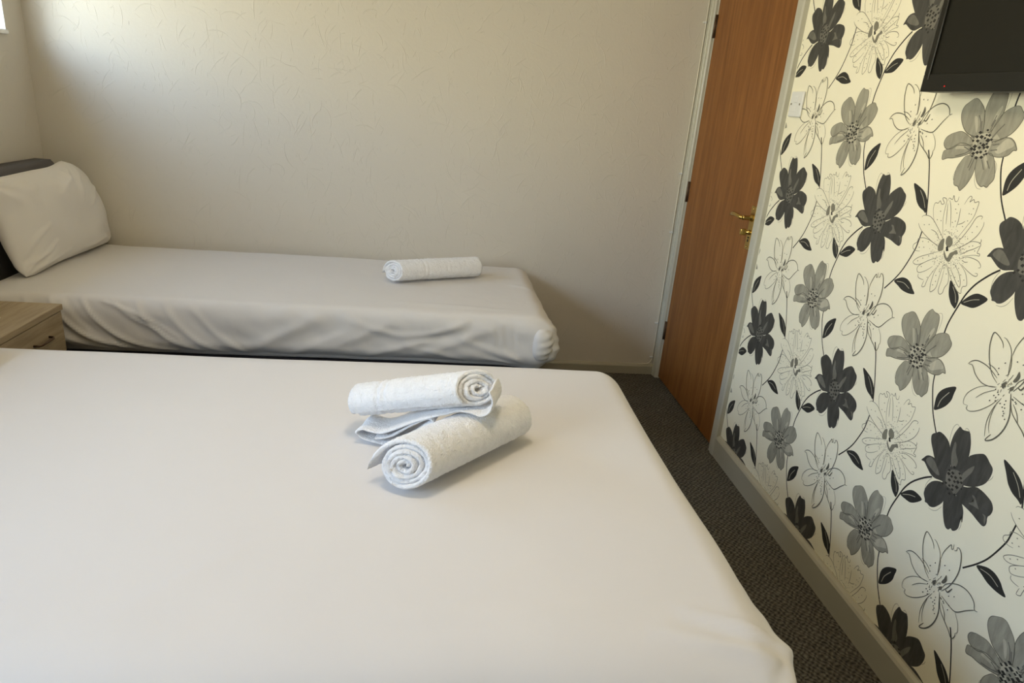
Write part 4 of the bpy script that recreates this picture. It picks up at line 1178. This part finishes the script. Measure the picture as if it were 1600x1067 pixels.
# single bed along the back wall
SB = empty('single_bed', (-1.88, 2.98, 0.0), 'single bed with white fitted sheet along the textured wall', 'bed')
X0, X1, SY0, SY1, SZ0, SZ1 = -2.96, -0.768, 2.53, 3.415, 0.355, 0.578
folds = [(-2.74, 0.56, -2.46, 0.37, 0.009, 0.011, 0.12), (-2.66, 0.575, -2.37, 0.385, 0.007, 0.012, 0.15), (-2.60, 0.57, -2.30, 0.37, 0.010, -0.007, 0.12), (-2.55, 0.575, -2.22, 0.375, 0.008, 0.012, 0.14),
         (-2.47, 0.56, -2.20, 0.43, 0.005, 0.009, -0.06), (-2.44, 0.57, -2.26, 0.455, 0.007, 0.009, 0.05), (-2.36, 0.575, -2.13, 0.38, 0.009, 0.009, 0.12), (-2.26, 0.57, -2.04, 0.37, 0.010, 0.008, 0.1),
         (-2.69, 0.50, -2.55, 0.37, 0.010, 0.009, 0.1), (-2.50, 0.46, -2.36, 0.365, 0.006, 0.008, 0.05), (-2.16, 0.56, -1.98, 0.38, 0.012, 0.007, 0.05), (-2.05, 0.45, -1.96, 0.37, 0.006, 0.005, 0),
         (-1.95, 0.40, -1.70, 0.53, 0.022, 0.008, 0), (-1.80, 0.38, -1.55, 0.50, 0.018, 0.007, 0), (-1.70, 0.40, -1.42, 0.52, 0.022, 0.008, 0), (-1.50, 0.39, -1.25, 0.47, 0.016, 0.007, 0), (-1.30, 0.40, -1.00, 0.53, 0.022, 0.008, 0),
         (-1.55, 0.525, -1.12, 0.545, 0.014, 0.009, 0.12), (-1.42, 0.50, -1.10, 0.52, 0.016, -0.006, 0.1), (-1.12, 0.47, -0.92, 0.40, 0.014, 0.008, 0), (-1.35, 0.44, -1.12, 0.385, 0.012, 0.006, 0), (-1.02, 0.55, -1.00, 0.43, 0.005, 0.003, 0),
         (-0.985, 0.55, -0.965, 0.44, 0.005, 0.003, 0), (-0.95, 0.55, -0.935, 0.44, 0.005, 0.003, 0), (-0.92, 0.54, -0.905, 0.45, 0.005, 0.003, 0), (-1.05, 0.40, -0.90, 0.37, 0.008, 0.006, 0), (-0.98, 0.44, -0.88, 0.385, 0.008, 0.006, 0)]
def sb_disp(p, n):
    x, y, z = p
    d = 0.004 * nz(x * 2.2, y * 2.2, z * 3) + 0.0018 * nz(x * 7, y * 7, z * 9)
    fr = ss(0.2, 0.8, -n[1])
    if fr > 0:
        for f in folds: d += fr * ridge(x, z, *f)
        d += fr * (0.010 * nz(x * 3.1 + z * 2, z * 5, 3.3) + 0.005 * nz(x * 14 + z * 9, z * 16, 1.3) * ss(0.36, 0.42, z) )
        d -= 0.012 * fr * ss(0.42, 0.355, z)
    # ruffled hem pulled under at the foot corner
    ft = ss(0.2, 0.9, n[0])
    if ft > 0:
        d += ft * (0.022 * math.exp(-((z - 0.44) / 0.06) ** 2) - 0.02 * ss(0.42, 0.355, z))
        d += ft * 0.004 * math.sin((z * 1.0 + y * 0.5) * 150) * math.exp(-((y - 2.62) / 0.09) ** 2) * ss(0.56, 0.50, z)
        d += ft * 0.006 * nz(y * 9, z * 12, 5)
    cn = ft * ss(0.3, 0.8, -n[1]) if False else math.exp(-(((x - X1 + 0.03) / 0.10) ** 2 + ((y - SY0 - 0.03) / 0.10) ** 2)) * ss(0.57, 0.50, z)
    d += 0.016 * cn
    # wrinkle drawn in over the top edge at the foot
    d += ss(0.3, 0.9, n[2]) * ridge(x, y, -0.90, 3.02, -0.78, 2.95, 0.014, 0.006) + ss(0.3, 0.9, n[2]) * ridge(x, y, -1.45, 2.66, -0.92, 2.62, 0.02, 0.004)
    return d
box('divan_base', (XL + 0.12, 2.55, 0.03), (-0.82, 3.41, 0.352), M['divan'], SB, 0.015, 3)
soft_box('mattress', (X0 + 0.02, SY0 + 0.03, SZ0 + 0.002), (X1 - 0.03, SY1 - 0.01, SZ1 - 0.02), 0.05, M['sheet'], SB, lambda p, n: 0.0, 0.1)
soft_box('fitted_sheet', (X0, SY0, SZ0 - 0.0), (X1, SY1, SZ1), (0.085, 0.050, 0.065), M['sheet2'], SB, sb_disp, 0.0085)
# the tuck of cloth folded over the corner at the foot
bm = bmesh.new()
def sheet_patch(bm, fn, nu, nv):
    g = [[bm.verts.new(fn(i / nu, j / nv)) for j in range(nv + 1)] for i in range(nu + 1)]
    for i in range(nu):
        for j in range(nv): bm.faces.new((g[i][j], g[i + 1][j], g[i + 1][j + 1], g[i][j + 1]))
    return g
L = SB.location
def tuck(u, v):
    a = -1.35 + 1.35 * u                      # angle round the corner from the front towards the foot
    z = 0.535 - 0.135 * v
    cx, cy, rr = X1 - 0.075, SY0 + 0.062, 0.078
    pinch = 0.55 + 0.45 * math.sin(math.pi * min(1, v * 0.95 + 0.05)) ** 0.5
    edge = (math.sin(math.pi * u) ** 0.45) if 0 < u < 1 else 0
    top = (math.sin(math.pi * v) ** 0.4) if 0 < v < 1 else 0
    bulge = 0.024 * edge * top - 0.010 * (1 - edge * top) + 0.0035 * math.sin(v * 26 + u * 5) * u
    s0 = -0.12 + 0.35 * (2 * v - 1) ** 4
    ang = -math.pi / 2 + s0 + (1.25 - s0) * u * pinch
    r2 = rr + bulge
    return Vector((cx + math.cos(ang) * r2 * 1.0, cy + math.sin(ang) * r2, z)) - L
sheet_patch(bm, tuck, 30, 36)
tk = from_bm('corner_tuck', bm, M['sheet2'], SB, True)
# headboard
bm = bmesh.new()
hy0, hy1, hz1 = 2.525, 3.375, 0.965
def hb_outline(y0, y1, z0, z1, r, n=8):
    pts = [(y0, z0), (y1, z0)]
    pts += [(y1 - r + r * math.cos(a), z1 - r + r * math.sin(a)) for a in np.linspace(0, math.pi / 2, n)]
    pts += [(y0 + r - r * math.sin(a), z1 - r + r * math.cos(a)) for a in np.linspace(0, math.pi / 2, n)]
    return pts
def headboard(parent, y0, y1, z0, z1, x0, x1):
    bm = bmesh.new(); L = parent.location
    pts = hb_outline(y0, y1, z0, z1, 0.05)
    a = [bm.verts.new(Vector((x0, y, z)) - L) for y, z in pts]; b = [bm.verts.new(Vector((x1, y, z)) - L) for y, z in pts]
    n = len(pts)
    side = [bm.faces.new((a[i], a[(i + 1) % n], b[(i + 1) % n], b[i])) for i in range(n)]
    f1 = bm.faces.new(a[::-1]); f2 = bm.faces.new(b)
    bmesh.ops.bevel(bm, geom=list(f2.edges), offset=0.018, segments=4, profile=0.5, affect='EDGES')
    return from_bm('headboard', bm, M['headboard'], parent, True)
headboard(SB, hy0, hy1, 0.05, hz1, XL + 0.018, XL + 0.085)

# double bed in front
DB = empty('double_bed', (-1.7, 1.42, 0.0), 'large double bed with smooth white fitted sheet in the foreground', 'bed')
BX0, BX1, BY0, BY1, BZ0, BZ1 = -2.98, -0.638, 0.755, 2.085, 0.33, 0.575
def db_disp(p, n):
    x, y, z = p
    d = 0.004 * nz(x * 1.3, y * 1.3, z) + 0.0012 * nz(x * 5, y * 5, z * 5)
    up = ss(0.3, 0.95, n[2])
    d += up * (0.0016 * math.sin((x * 0.9 + y * 0.35) * 7 + 2 * nz(x, y, 0)) * ss(1.3, 0.9, y))
    ft = ss(0.2, 0.9, n[0]); fr = ss(0.2, 0.9, -n[1])
    d += ft * 0.006 * nz(y * 4, z * 8, 2) + fr * 0.006 * nz(x * 4, z * 8, 7)
    d += ft * (-0.015 * ss(0.45, 0.33, z))
    c = math.exp(-(((x - BX1 + 0.01) / 0.12) ** 2 + ((y - BY0 - 0.05) / 0.13) ** 2))
    side = ss(0.05, 0.5, 1 - n[2])
    an = math.atan2(z - 0.50, x - BX1 + 0.16)
    d += c * side * (0.016 + 0.005 * math.sin(an * 26 + 9 * y) + 0.004 * math.sin((x - y) * 95 + 4 * nz(x * 6, y * 6, z * 6)))
    # slack cloth near the foot corner
    d += (ridge(x, y, -0.80, 0.912, -0.60, 0.835, 0.011, 0.007) + ridge(x, y, -0.86, 0.860, -0.62, 0.800, 0.014, 0.006) - ridge(x, y, -0.82, 0.885, -0.62, 0.82, 0.010, 0.005)) * ss(0.2, 0.9, n[2])
    d += fr * (ridge(x, z, -0.86, 0.47, -0.66, 0.53, 0.012, 0.008) + ridge(x, z, -0.90, 0.40, -0.66, 0.49, 0.014, 0.008))
    d += up * (ridge(x, y, -1.75, 0.90, -1.55, 1.12, 0.010, 0.0016) + ridge(x, y, -1.20, 0.92, -1.06, 1.05, 0.010, 0.0014) + ridge(x, y, -1.35, 0.905, -0.95, 0.90, 0.02, 0.002))
    return d
box('divan_base', (XL + 0.12, BY0 + 0.03, 0.03), (BX1 - 0.05, BY1 - 0.03, 0.325), M['divan'], DB, 0.015, 3)
soft_box('mattress', (BX0 + 0.02, BY0 + 0.04, BZ0 + 0.002), (BX1 - 0.04, BY1 - 0.03, BZ1 - 0.03), 0.05, M['sheet'], DB, lambda p, n: 0.0, 0.1)
soft_box('fitted_sheet', (BX0, BY0, BZ0), (BX1, BY1, BZ1), (0.075, 0.125, 0.062), M['sheet'], DB, db_disp, 0.0115)
headboard(DB, 0.74, 2.07, 0.05, 1.0, XL + 0.018, XL + 0.085)

# pillows
def pillow(name, origin, ex, ey, en, w, h, t, label, seed, corner=((0, 0),) * 4, sag=0.0, bulge=0.0, extra=()):
    ex, ey, en = Vector(ex).normalized(), Vector(ey).normalized(), Vector(en).normalized()
    nu, nv = 130, 100
    verts, faces = [], []
    def P(u, v, s):
        a, b = 2 * u - 1, 2 * v - 1
        # pillow outline: corners reach out, the sides draw in
        inx = 1 - 0.07 * (1 - b * b) * 0.0 - 0.06 * (1 - a * a) ** 1 * 0
        X = a * (1 - 0.055 * (1 - b * b)) * (1 - 0.045 * max(0, abs(a) * abs(b) - 0.80) * 5)
        Y = b * (1 - 0.075 * (1 - a * a)) * (1 - 0.045 * max(0, abs(a) * abs(b) - 0.80) * 5)
        th = ((1 - abs(a) ** 2.6) * (1 - abs(b) ** 2.6)) ** 0.55
        wr = 0.010 * nz(a * 2.2 + seed, b * 2.6, s) * th ** 0.5
        # creases fan out of the corners
        for ca, cb_ in ((-1, -1), (1, -1), (1, 1), (-1, 1)):
            dx, dy = a - ca, b - cb_
            rr = math.hypot(dx, dy); an = math.atan2(dy, dx)
            wr += 0.0055 * math.sin(an * 11 + seed) * math.exp(-((rr - 0.35) / 0.28) ** 2) * min(1, th * 2)
        for x0_, y0_, x1_, y1_, w_, a_, bd_ in extra: wr += ridge(a, b, x0_, y0_, x1_, y1_, w_, a_, bd_) * min(1, th * 3)
        q = Vector(origin) + ex * (X * w / 2) + ey * (Y * h / 2) + en * (s * (t / 2 * th + wr * (1 if th > 0 else 0)))
        # sag: top edge droops forward a little
        q += en * 0.02 * nz(a * 1.3, b * 1.3, seed) 
        cc = (corner[0] if a < 0 else corner[1]) if b < 0 else (corner[3] if a < 0 else corner[2])
        k = (abs(a) * abs(b)) ** 1.6
        q += ey * (cc[1] * k) + ex * (cc[0] * k)
        q += ey * (sag * max(0, b) ** 2 * (1 - a * a)) + ex * (bulge * max(0, a) ** 2 * (1 - b * b))
        return q
    for s in (1, -1):
        base = len(verts)
        for i in range(nu + 1):
            for j in range(nv + 1): verts.append(P(i / nu, j / nv, s))
        for i in range(nu):
            for j in range(nv):
                a_ = base + i * (nv + 1) + j; f = (a_, a_ + nv + 1, a_ + nv + 2, a_ + 1)
                faces.append(f if s == 1 else f[::-1])
    root_loc = Vector(origin) - ey * h / 2
    bm = bmesh.new()
    vs = [bm.verts.new(v - root_loc) for v in verts]
    for f in faces: bm.faces.new([vs[i] for i in f])
    bmesh.ops.remove_doubles(bm, verts=bm.verts, dist=0.0004)
    o = from_bm(name, bm, M['pillow'], None, True)
    o.location = root_loc
    return tag(o, label, 'pillow')
pillow('pillow', (-2.868, 3.050, 0.786), (0.03, 1, 0.0), (-0.21, -0.10, 0.97), (0.97, 0.0, 0.21), 0.74, 0.44, 0.17, 'plump white pillow leaning on the grey headboard of the single bed', 3,
       ((0.015, 0.0), (-0.015, 0.012), (-0.135, -0.02), (0.0, -0.05)), -0.03, 0.03,
       ((0.55, 0.85, -0.05, 0.35, 0.06, 0.012, 0.1), (0.70, 0.70, 0.25, 0.10, 0.06, 0.012, 0.15), (0.95, 0.30, 0.45, -0.05, 0.05, 0.010, 0.1), (-0.95, -0.75, -0.45, -0.55, 0.05, 0.011, 0.1),
        (-0.9, -0.6, -0.5, -0.2, 0.05, 0.010, -0.1), (-0.85, -0.88, -0.2, -0.80, 0.035, 0.008, 0.05), (0.1, -0.88, 0.7, -0.80, 0.04, 0.008, 0.05), (0.3, 0.9, 0.15, 0.45, 0.05, 0.009, 0), (-0.3, 0.85, -0.5, 0.2, 0.08, 0.009, 0.1)))
pillow('pillow', (-2.72, 1.66, 0.668), (0.02, 1, 0), (1, -0.02, 0.0), (0, 0, 1), 0.72, 0.46, 0.14, 'white pillow lying flat on the double bed beside the bedside cabinet', 8)

# rolled towels
def towel_roll(name, c0, c1, R, pitch, thick, label, turns=None, squash=0.92, seed=0, phase=0.0, flap=0.0, band=None, cone=0.0, zdir=-1, shear=0.0):
    """spiral of thick terry along the axis c0 -> c1 (c0 is the end that shows its spiral)"""
    c0, c1 = Vector(c0), Vector(c1)
    ax = c1 - c0; Ln = ax.length; ax.normalize()
    up = Vector((0, 0, 1)); up = (up - ax * up.dot(ax)).normalized(); sd = ax.cross(up)
    gdir = Vector((-1.257, 0, 1.385)) - c0; gdir = (gdir - ax * gdir.dot(ax)).normalized()   # the cut end lies slanted, open towards the foot side
    turns = turns or (R - 0.006) / pitch
    if phase is None: phase = math.radians(200) - zdir * turns * 2 * math.pi
    ns, na = int(turns * 44), 100
    root = empty(name, (c0 + c1) / 2 - up * R, label, 'towel')
    L = root.location
    bm = bmesh.new()
    def base(s, a):
        th = s * turns * 2 * math.pi
        r = 0.006 + (R - thick / 2 - 0.006) * s
        r *= 1 + 0.035 * nz(th * 0.5 + seed, a * 2.5, seed)
        r *= 1 - cone * a
        if flap and s > 0.93: r += flap * ((s - 0.93) / 0.07) ** 2
        off = 0.008 * nz(th * 0.35, seed * 3.1, 0.5) + 0.006 * nz(th * 1.3, seed, 2.5) - 0.012 * (1 - s) * 0.5
        end = off * (1 - 2 * a)
        aa = a * Ln + (-0.5 * off if a < 0.5 else 0.5 * off) * abs(2 * a - 1) ** 3 * -2
        ang = phase + zdir * th
        rv = sd * (math.cos(ang) * r) + up * (math.sin(ang) * r * squash)
        return c0 + ax * (aa + shear * rv.dot(gdir) * (1 - a) ** 3) + rv
    def nrm(s, a):
        e = 1e-3
        du = base(min(1, s + e), a) - base(max(0, s - e), a); dv = base(s, min(1, a + e)) - base(s, max(0, a - e))
        return du.cross(dv).normalized()
    sgn = 1
    th_s, th_a = 0.5 * thick, 0.0
    layers = {}
    for side in (1, -1):
        g = []
        for i in range(ns + 1):
            row = []
            for j in range(na + 1):
                s, a = i / ns, j / na
                p = base(s, a); n = nrm(s, a)
                # rounded selvedge
                e = min(a, 1 - a) * Ln; k = min(1, math.sqrt(max(0, 1 - (1 - min(1, e / (thick * 0.6))) ** 2)) * 0.9 + 0.1)
                es = min(1, (ns - i) / 4 * 0.9 + 0.1) * min(1, i / 3 * 0.9 + 0.1)
                hh = th_s * k * es
                if band and any(abs(a * Ln - b_) < 0.0045 for b_ in band): hh -= 0.0022
                hh += 0.0019 * nz(p.x * 190, p.y * 190, p.z * 190) * k + 0.0012 * nz(p.x * 75, p.y * 75, p.z * 75)
                row.append(bm.verts.new(p + n * hh * side - L))
            g.append(row)
        layers[side] = g
        for i in range(ns):
            for j in range(na):
                q = (g[i][j], g[i + 1][j], g[i + 1][j + 1], g[i][j + 1])
                bm.faces.new(q if side == 1 else q[::-1])
    A, B = layers[1], layers[-1]
    for i in range(ns):
        bm.faces.new((A[i][0], B[i][0], B[i + 1][0], A[i + 1][0])); bm.faces.new((A[i][na], A[i + 1][na], B[i + 1][na], B[i][na]))
    for j in range(na):
        bm.faces.new((A[0][j], A[0][j + 1], B[0][j + 1], B[0][j])); bm.faces.new((A[ns][j], B[ns][j], B[ns][j + 1], A[ns][j + 1]))
    from_bm('rolled_cloth', bm, M['terry'], root, True)
    return root, ax, up, sd

zt = BZ1 + 0.004
t1, *_ = towel_roll('rolled_towel', (-1.300, 1.275, zt + 0.058), (-1.040, 1.535, zt + 0.057), 0.063, 0.0124, 0.0108,
                    'thick rolled white towel lying lower on the double bed, spiral end forward', seed=1.7, phase=None, flap=0.020, squash=0.90, zdir=1, shear=0.55)
t2, ax2, up2, sd2 = towel_roll('rolled_towel', (-1.145, 1.430, zt + 0.174), (-1.425, 1.545, zt + 0.080), 0.050, 0.0125, 0.0108,
                    'rolled white towel with loose end, lying across the lower towel on the double bed', seed=4.2, phase=0.35, band=(0.222, 0.240), squash=0.95, zdir=1, cone=0.04, shear=0.85)
t3, *_ = towel_roll('rolled_towel', (-1.435, 2.945, SZ1 + 0.054), (-1.055, 3.130, SZ1 + 0.050), 0.056, 0.0128, 0.0108,
                    'single rolled white towel near the foot of the single bed', seed=9.1, phase=None, flap=0.014, band=(0.13, 0.15), squash=0.9, zdir=1, shear=0.5)

# loose end of the upper towel, folded back and forth beneath it
def ribbon(name, prof, perp, width, thick, mat, parent, seed=0):
    P = catmull(prof, 8)
    bm = bmesh.new(); L = parent.location
    nb = 26
    perp = Vector(perp)
    gs = {}
    pts = [Vector(p) for p in P]
    for side in (1, -1):
        g = []
        for i, p in enumerate(pts):
            t = (pts[min(i + 1, len(pts) - 1)] - pts[max(i - 1, 0)]).normalized()
            n = t.cross(perp).normalized()
            row = []
            for j in range(nb + 1):
                v = j / nb
                e = min(v, 1 - v) * width; k = min(1, math.sqrt(max(0, 1 - (1 - min(1, e / (thick * 0.6))) ** 2)) * 0.9 + 0.1)
                q = p + perp * (v * width + 0.008 * nz(i * 0.06, seed, v)) + Vector((0, 0, 0.006 * nz(i * 0.07, v * 2, seed + 4)))
                la, lb = Vector((-1.300, 1.275, zt + 0.058)), Vector((-1.040, 1.535, zt + 0.057)); ld_ = (lb - la).normalized()
                rv_ = q - la; rv_ = rv_ - ld_ * rv_.dot(ld_)
                if 1e-6 < rv_.length < 0.0675 and -0.01 < (q - la).dot(ld_) < (lb - la).length + 0.01: q = q + rv_.normalized() * (0.0675 - rv_.length)
                hh = thick / 2 * k + 0.0009 * nz(q.x * 190, q.y * 190, q.z * 190)
                row.append(bm.verts.new(q + n * hh * side - L))
            g.append(row)
        gs[side] = g
        for i in range(len(pts) - 1):
            for j in range(nb):
                q = (g[i][j], g[i + 1][j], g[i + 1][j + 1], g[i][j + 1]); bm.faces.new(q if side == 1 else q[::-1])
    A, B = gs[1], gs[-1]; m_ = len(pts) - 1
    for i in range(m_):
        bm.faces.new((A[i][0], B[i][0], B[i + 1][0], A[i + 1][0])); bm.faces.new((A[i][nb], A[i + 1][nb], B[i + 1][nb], B[i][nb]))
    for j in range(nb):
        bm.faces.new((A[0][j], A[0][j + 1], B[0][j + 1], B[0][j])); bm.faces.new((A[m_][j], B[m_][j], B[m_][j + 1], A[m_][j + 1]))
    return from_bm(name, bm, mat, parent, True)
axd = Vector((-(1.425 - 1.135), 1.535 - 1.445, 0)).normalized()      # from the spiral end towards the far end, level
pd = Vector((-axd.y, axd.x, 0)); pd = pd if pd.y > 0 else -pd         # away from the viewer
o0 = Vector((-1.135, 1.445, 0)) - pd * 0.052
def tp(a, z): return tuple(o0 + axd * a + Vector((0, 0, zt + z)))
ribbon('loose_end', [tp(-0.030, 0.186), tp(-0.040, 0.158), tp(-0.030, 0.132), tp(0.0, 0.121), tp(0.06, 0.112), tp(0.14, 0.080), tp(0.22, 0.040), tp(0.272, 0.036), tp(0.288, 0.020), tp(0.262, 0.008), tp(0.20, 0.010), tp(0.16, 0.030), tp(0.115, 0.072), tp(0.098, 0.086), tp(0.110, 0.094), tp(0.145, 0.070), tp(0.20, 0.030), tp(0.24, 0.021)],
       pd, 0.085, 0.006, M['terry'], t2, 2)

# bedside cabinet between the beds
NX1, NY0, NY1, NZ1 = -2.585, 2.105, 2.495, 0.560
nsd = empty('bedside_cabinet', (-2.82, 2.30, 0), 'washed oak bedside cabinet with drawers standing between the two beds', 'bedside cabinet')
box('cabinet_top', (XL + 0.02, NY0, NZ1 - 0.022), (NX1, NY1, NZ1), M['oak'], nsd, 0.002)
bm = bmesh.new(); L = nsd.location
add_box(bm, Vector((XL + 0.02, NY0 + 0.004, 0.0)) - L, Vector((NX1 - 0.024, NY0 + 0.020, NZ1 - 0.022)) - L)
add_box(bm, Vector((XL + 0.02, NY1 - 0.020, 0.0)) - L, Vector((NX1 - 0.024, NY1 - 0.004, NZ1 - 0.022)) - L)
add_box(bm, Vector((XL + 0.02, NY0 + 0.020, 0.0)) - L, Vector((XL + 0.035, NY1 - 0.020, NZ1 - 0.022)) - L)
add_box(bm, Vector((XL + 0.035, NY0 + 0.020, 0.05)) - L, Vector((NX1 - 0.024, NY1 - 0.020, 0.066)) - L)
from_bm('carcass', bm, M['oak'], nsd)
z1_ = NZ1 - 0.026
for k in range(3):
    z0_ = z1_ - 0.155
    dr = box('drawer', (NX1 - 0.022, NY0 + 0.004, z0_ + 0.003), (NX1 - 0.005, NY1 - 0.004, z1_), M['oak'], nsd, 0.0015)
    bm = bmesh.new()
    yc, zc_ = (NY0 + NY1) / 2 + 0.045, (z0_ + z1_) / 2 + 0.012
    add_tube(bm, [Vector(p) - L for p in ((NX1 - 0.006, yc - 0.048, zc_), (NX1 + 0.010, yc - 0.046, zc_), (NX1 + 0.016, yc - 0.036, zc_), (NX1 + 0.017, yc, zc_), (NX1 + 0.016, yc + 0.036, zc_), (NX1 + 0.010, yc + 0.046, zc_), (NX1 - 0.006, yc + 0.048, zc_))], 0.004, 10)
    hd = from_bm('drawer_handle', bm, M['hinge'], dr, True)
    z1_ = z0_ - 0.002

# unseen fitting made up around the fill light: a flat white disc above it
cl = empty('ceiling_fill_lamp', (LAMP[0], LAMP[1], ZC - 0.001), 'flat white round fitting added for the unseen fill lamp above the double bed', 'lamp')
bm = bmesh.new()
add_tube(bm, [Vector((0, 0, 0)), Vector((0, 0, -0.02)), Vector((0, 0, -0.026))], [0.13, 0.13, 0.12], 40)
from_bm('lamp_base', bm, M['upvc'], cl, True)
bm = bmesh.new()
add_tube(bm, [Vector((0, 0, -0.026)), Vector((0, 0, -0.05))], [0.022, 0.02], 24)
from_bm('lamp_holder', bm, M['switch'], cl, True)

bpy.context.view_layer.update()
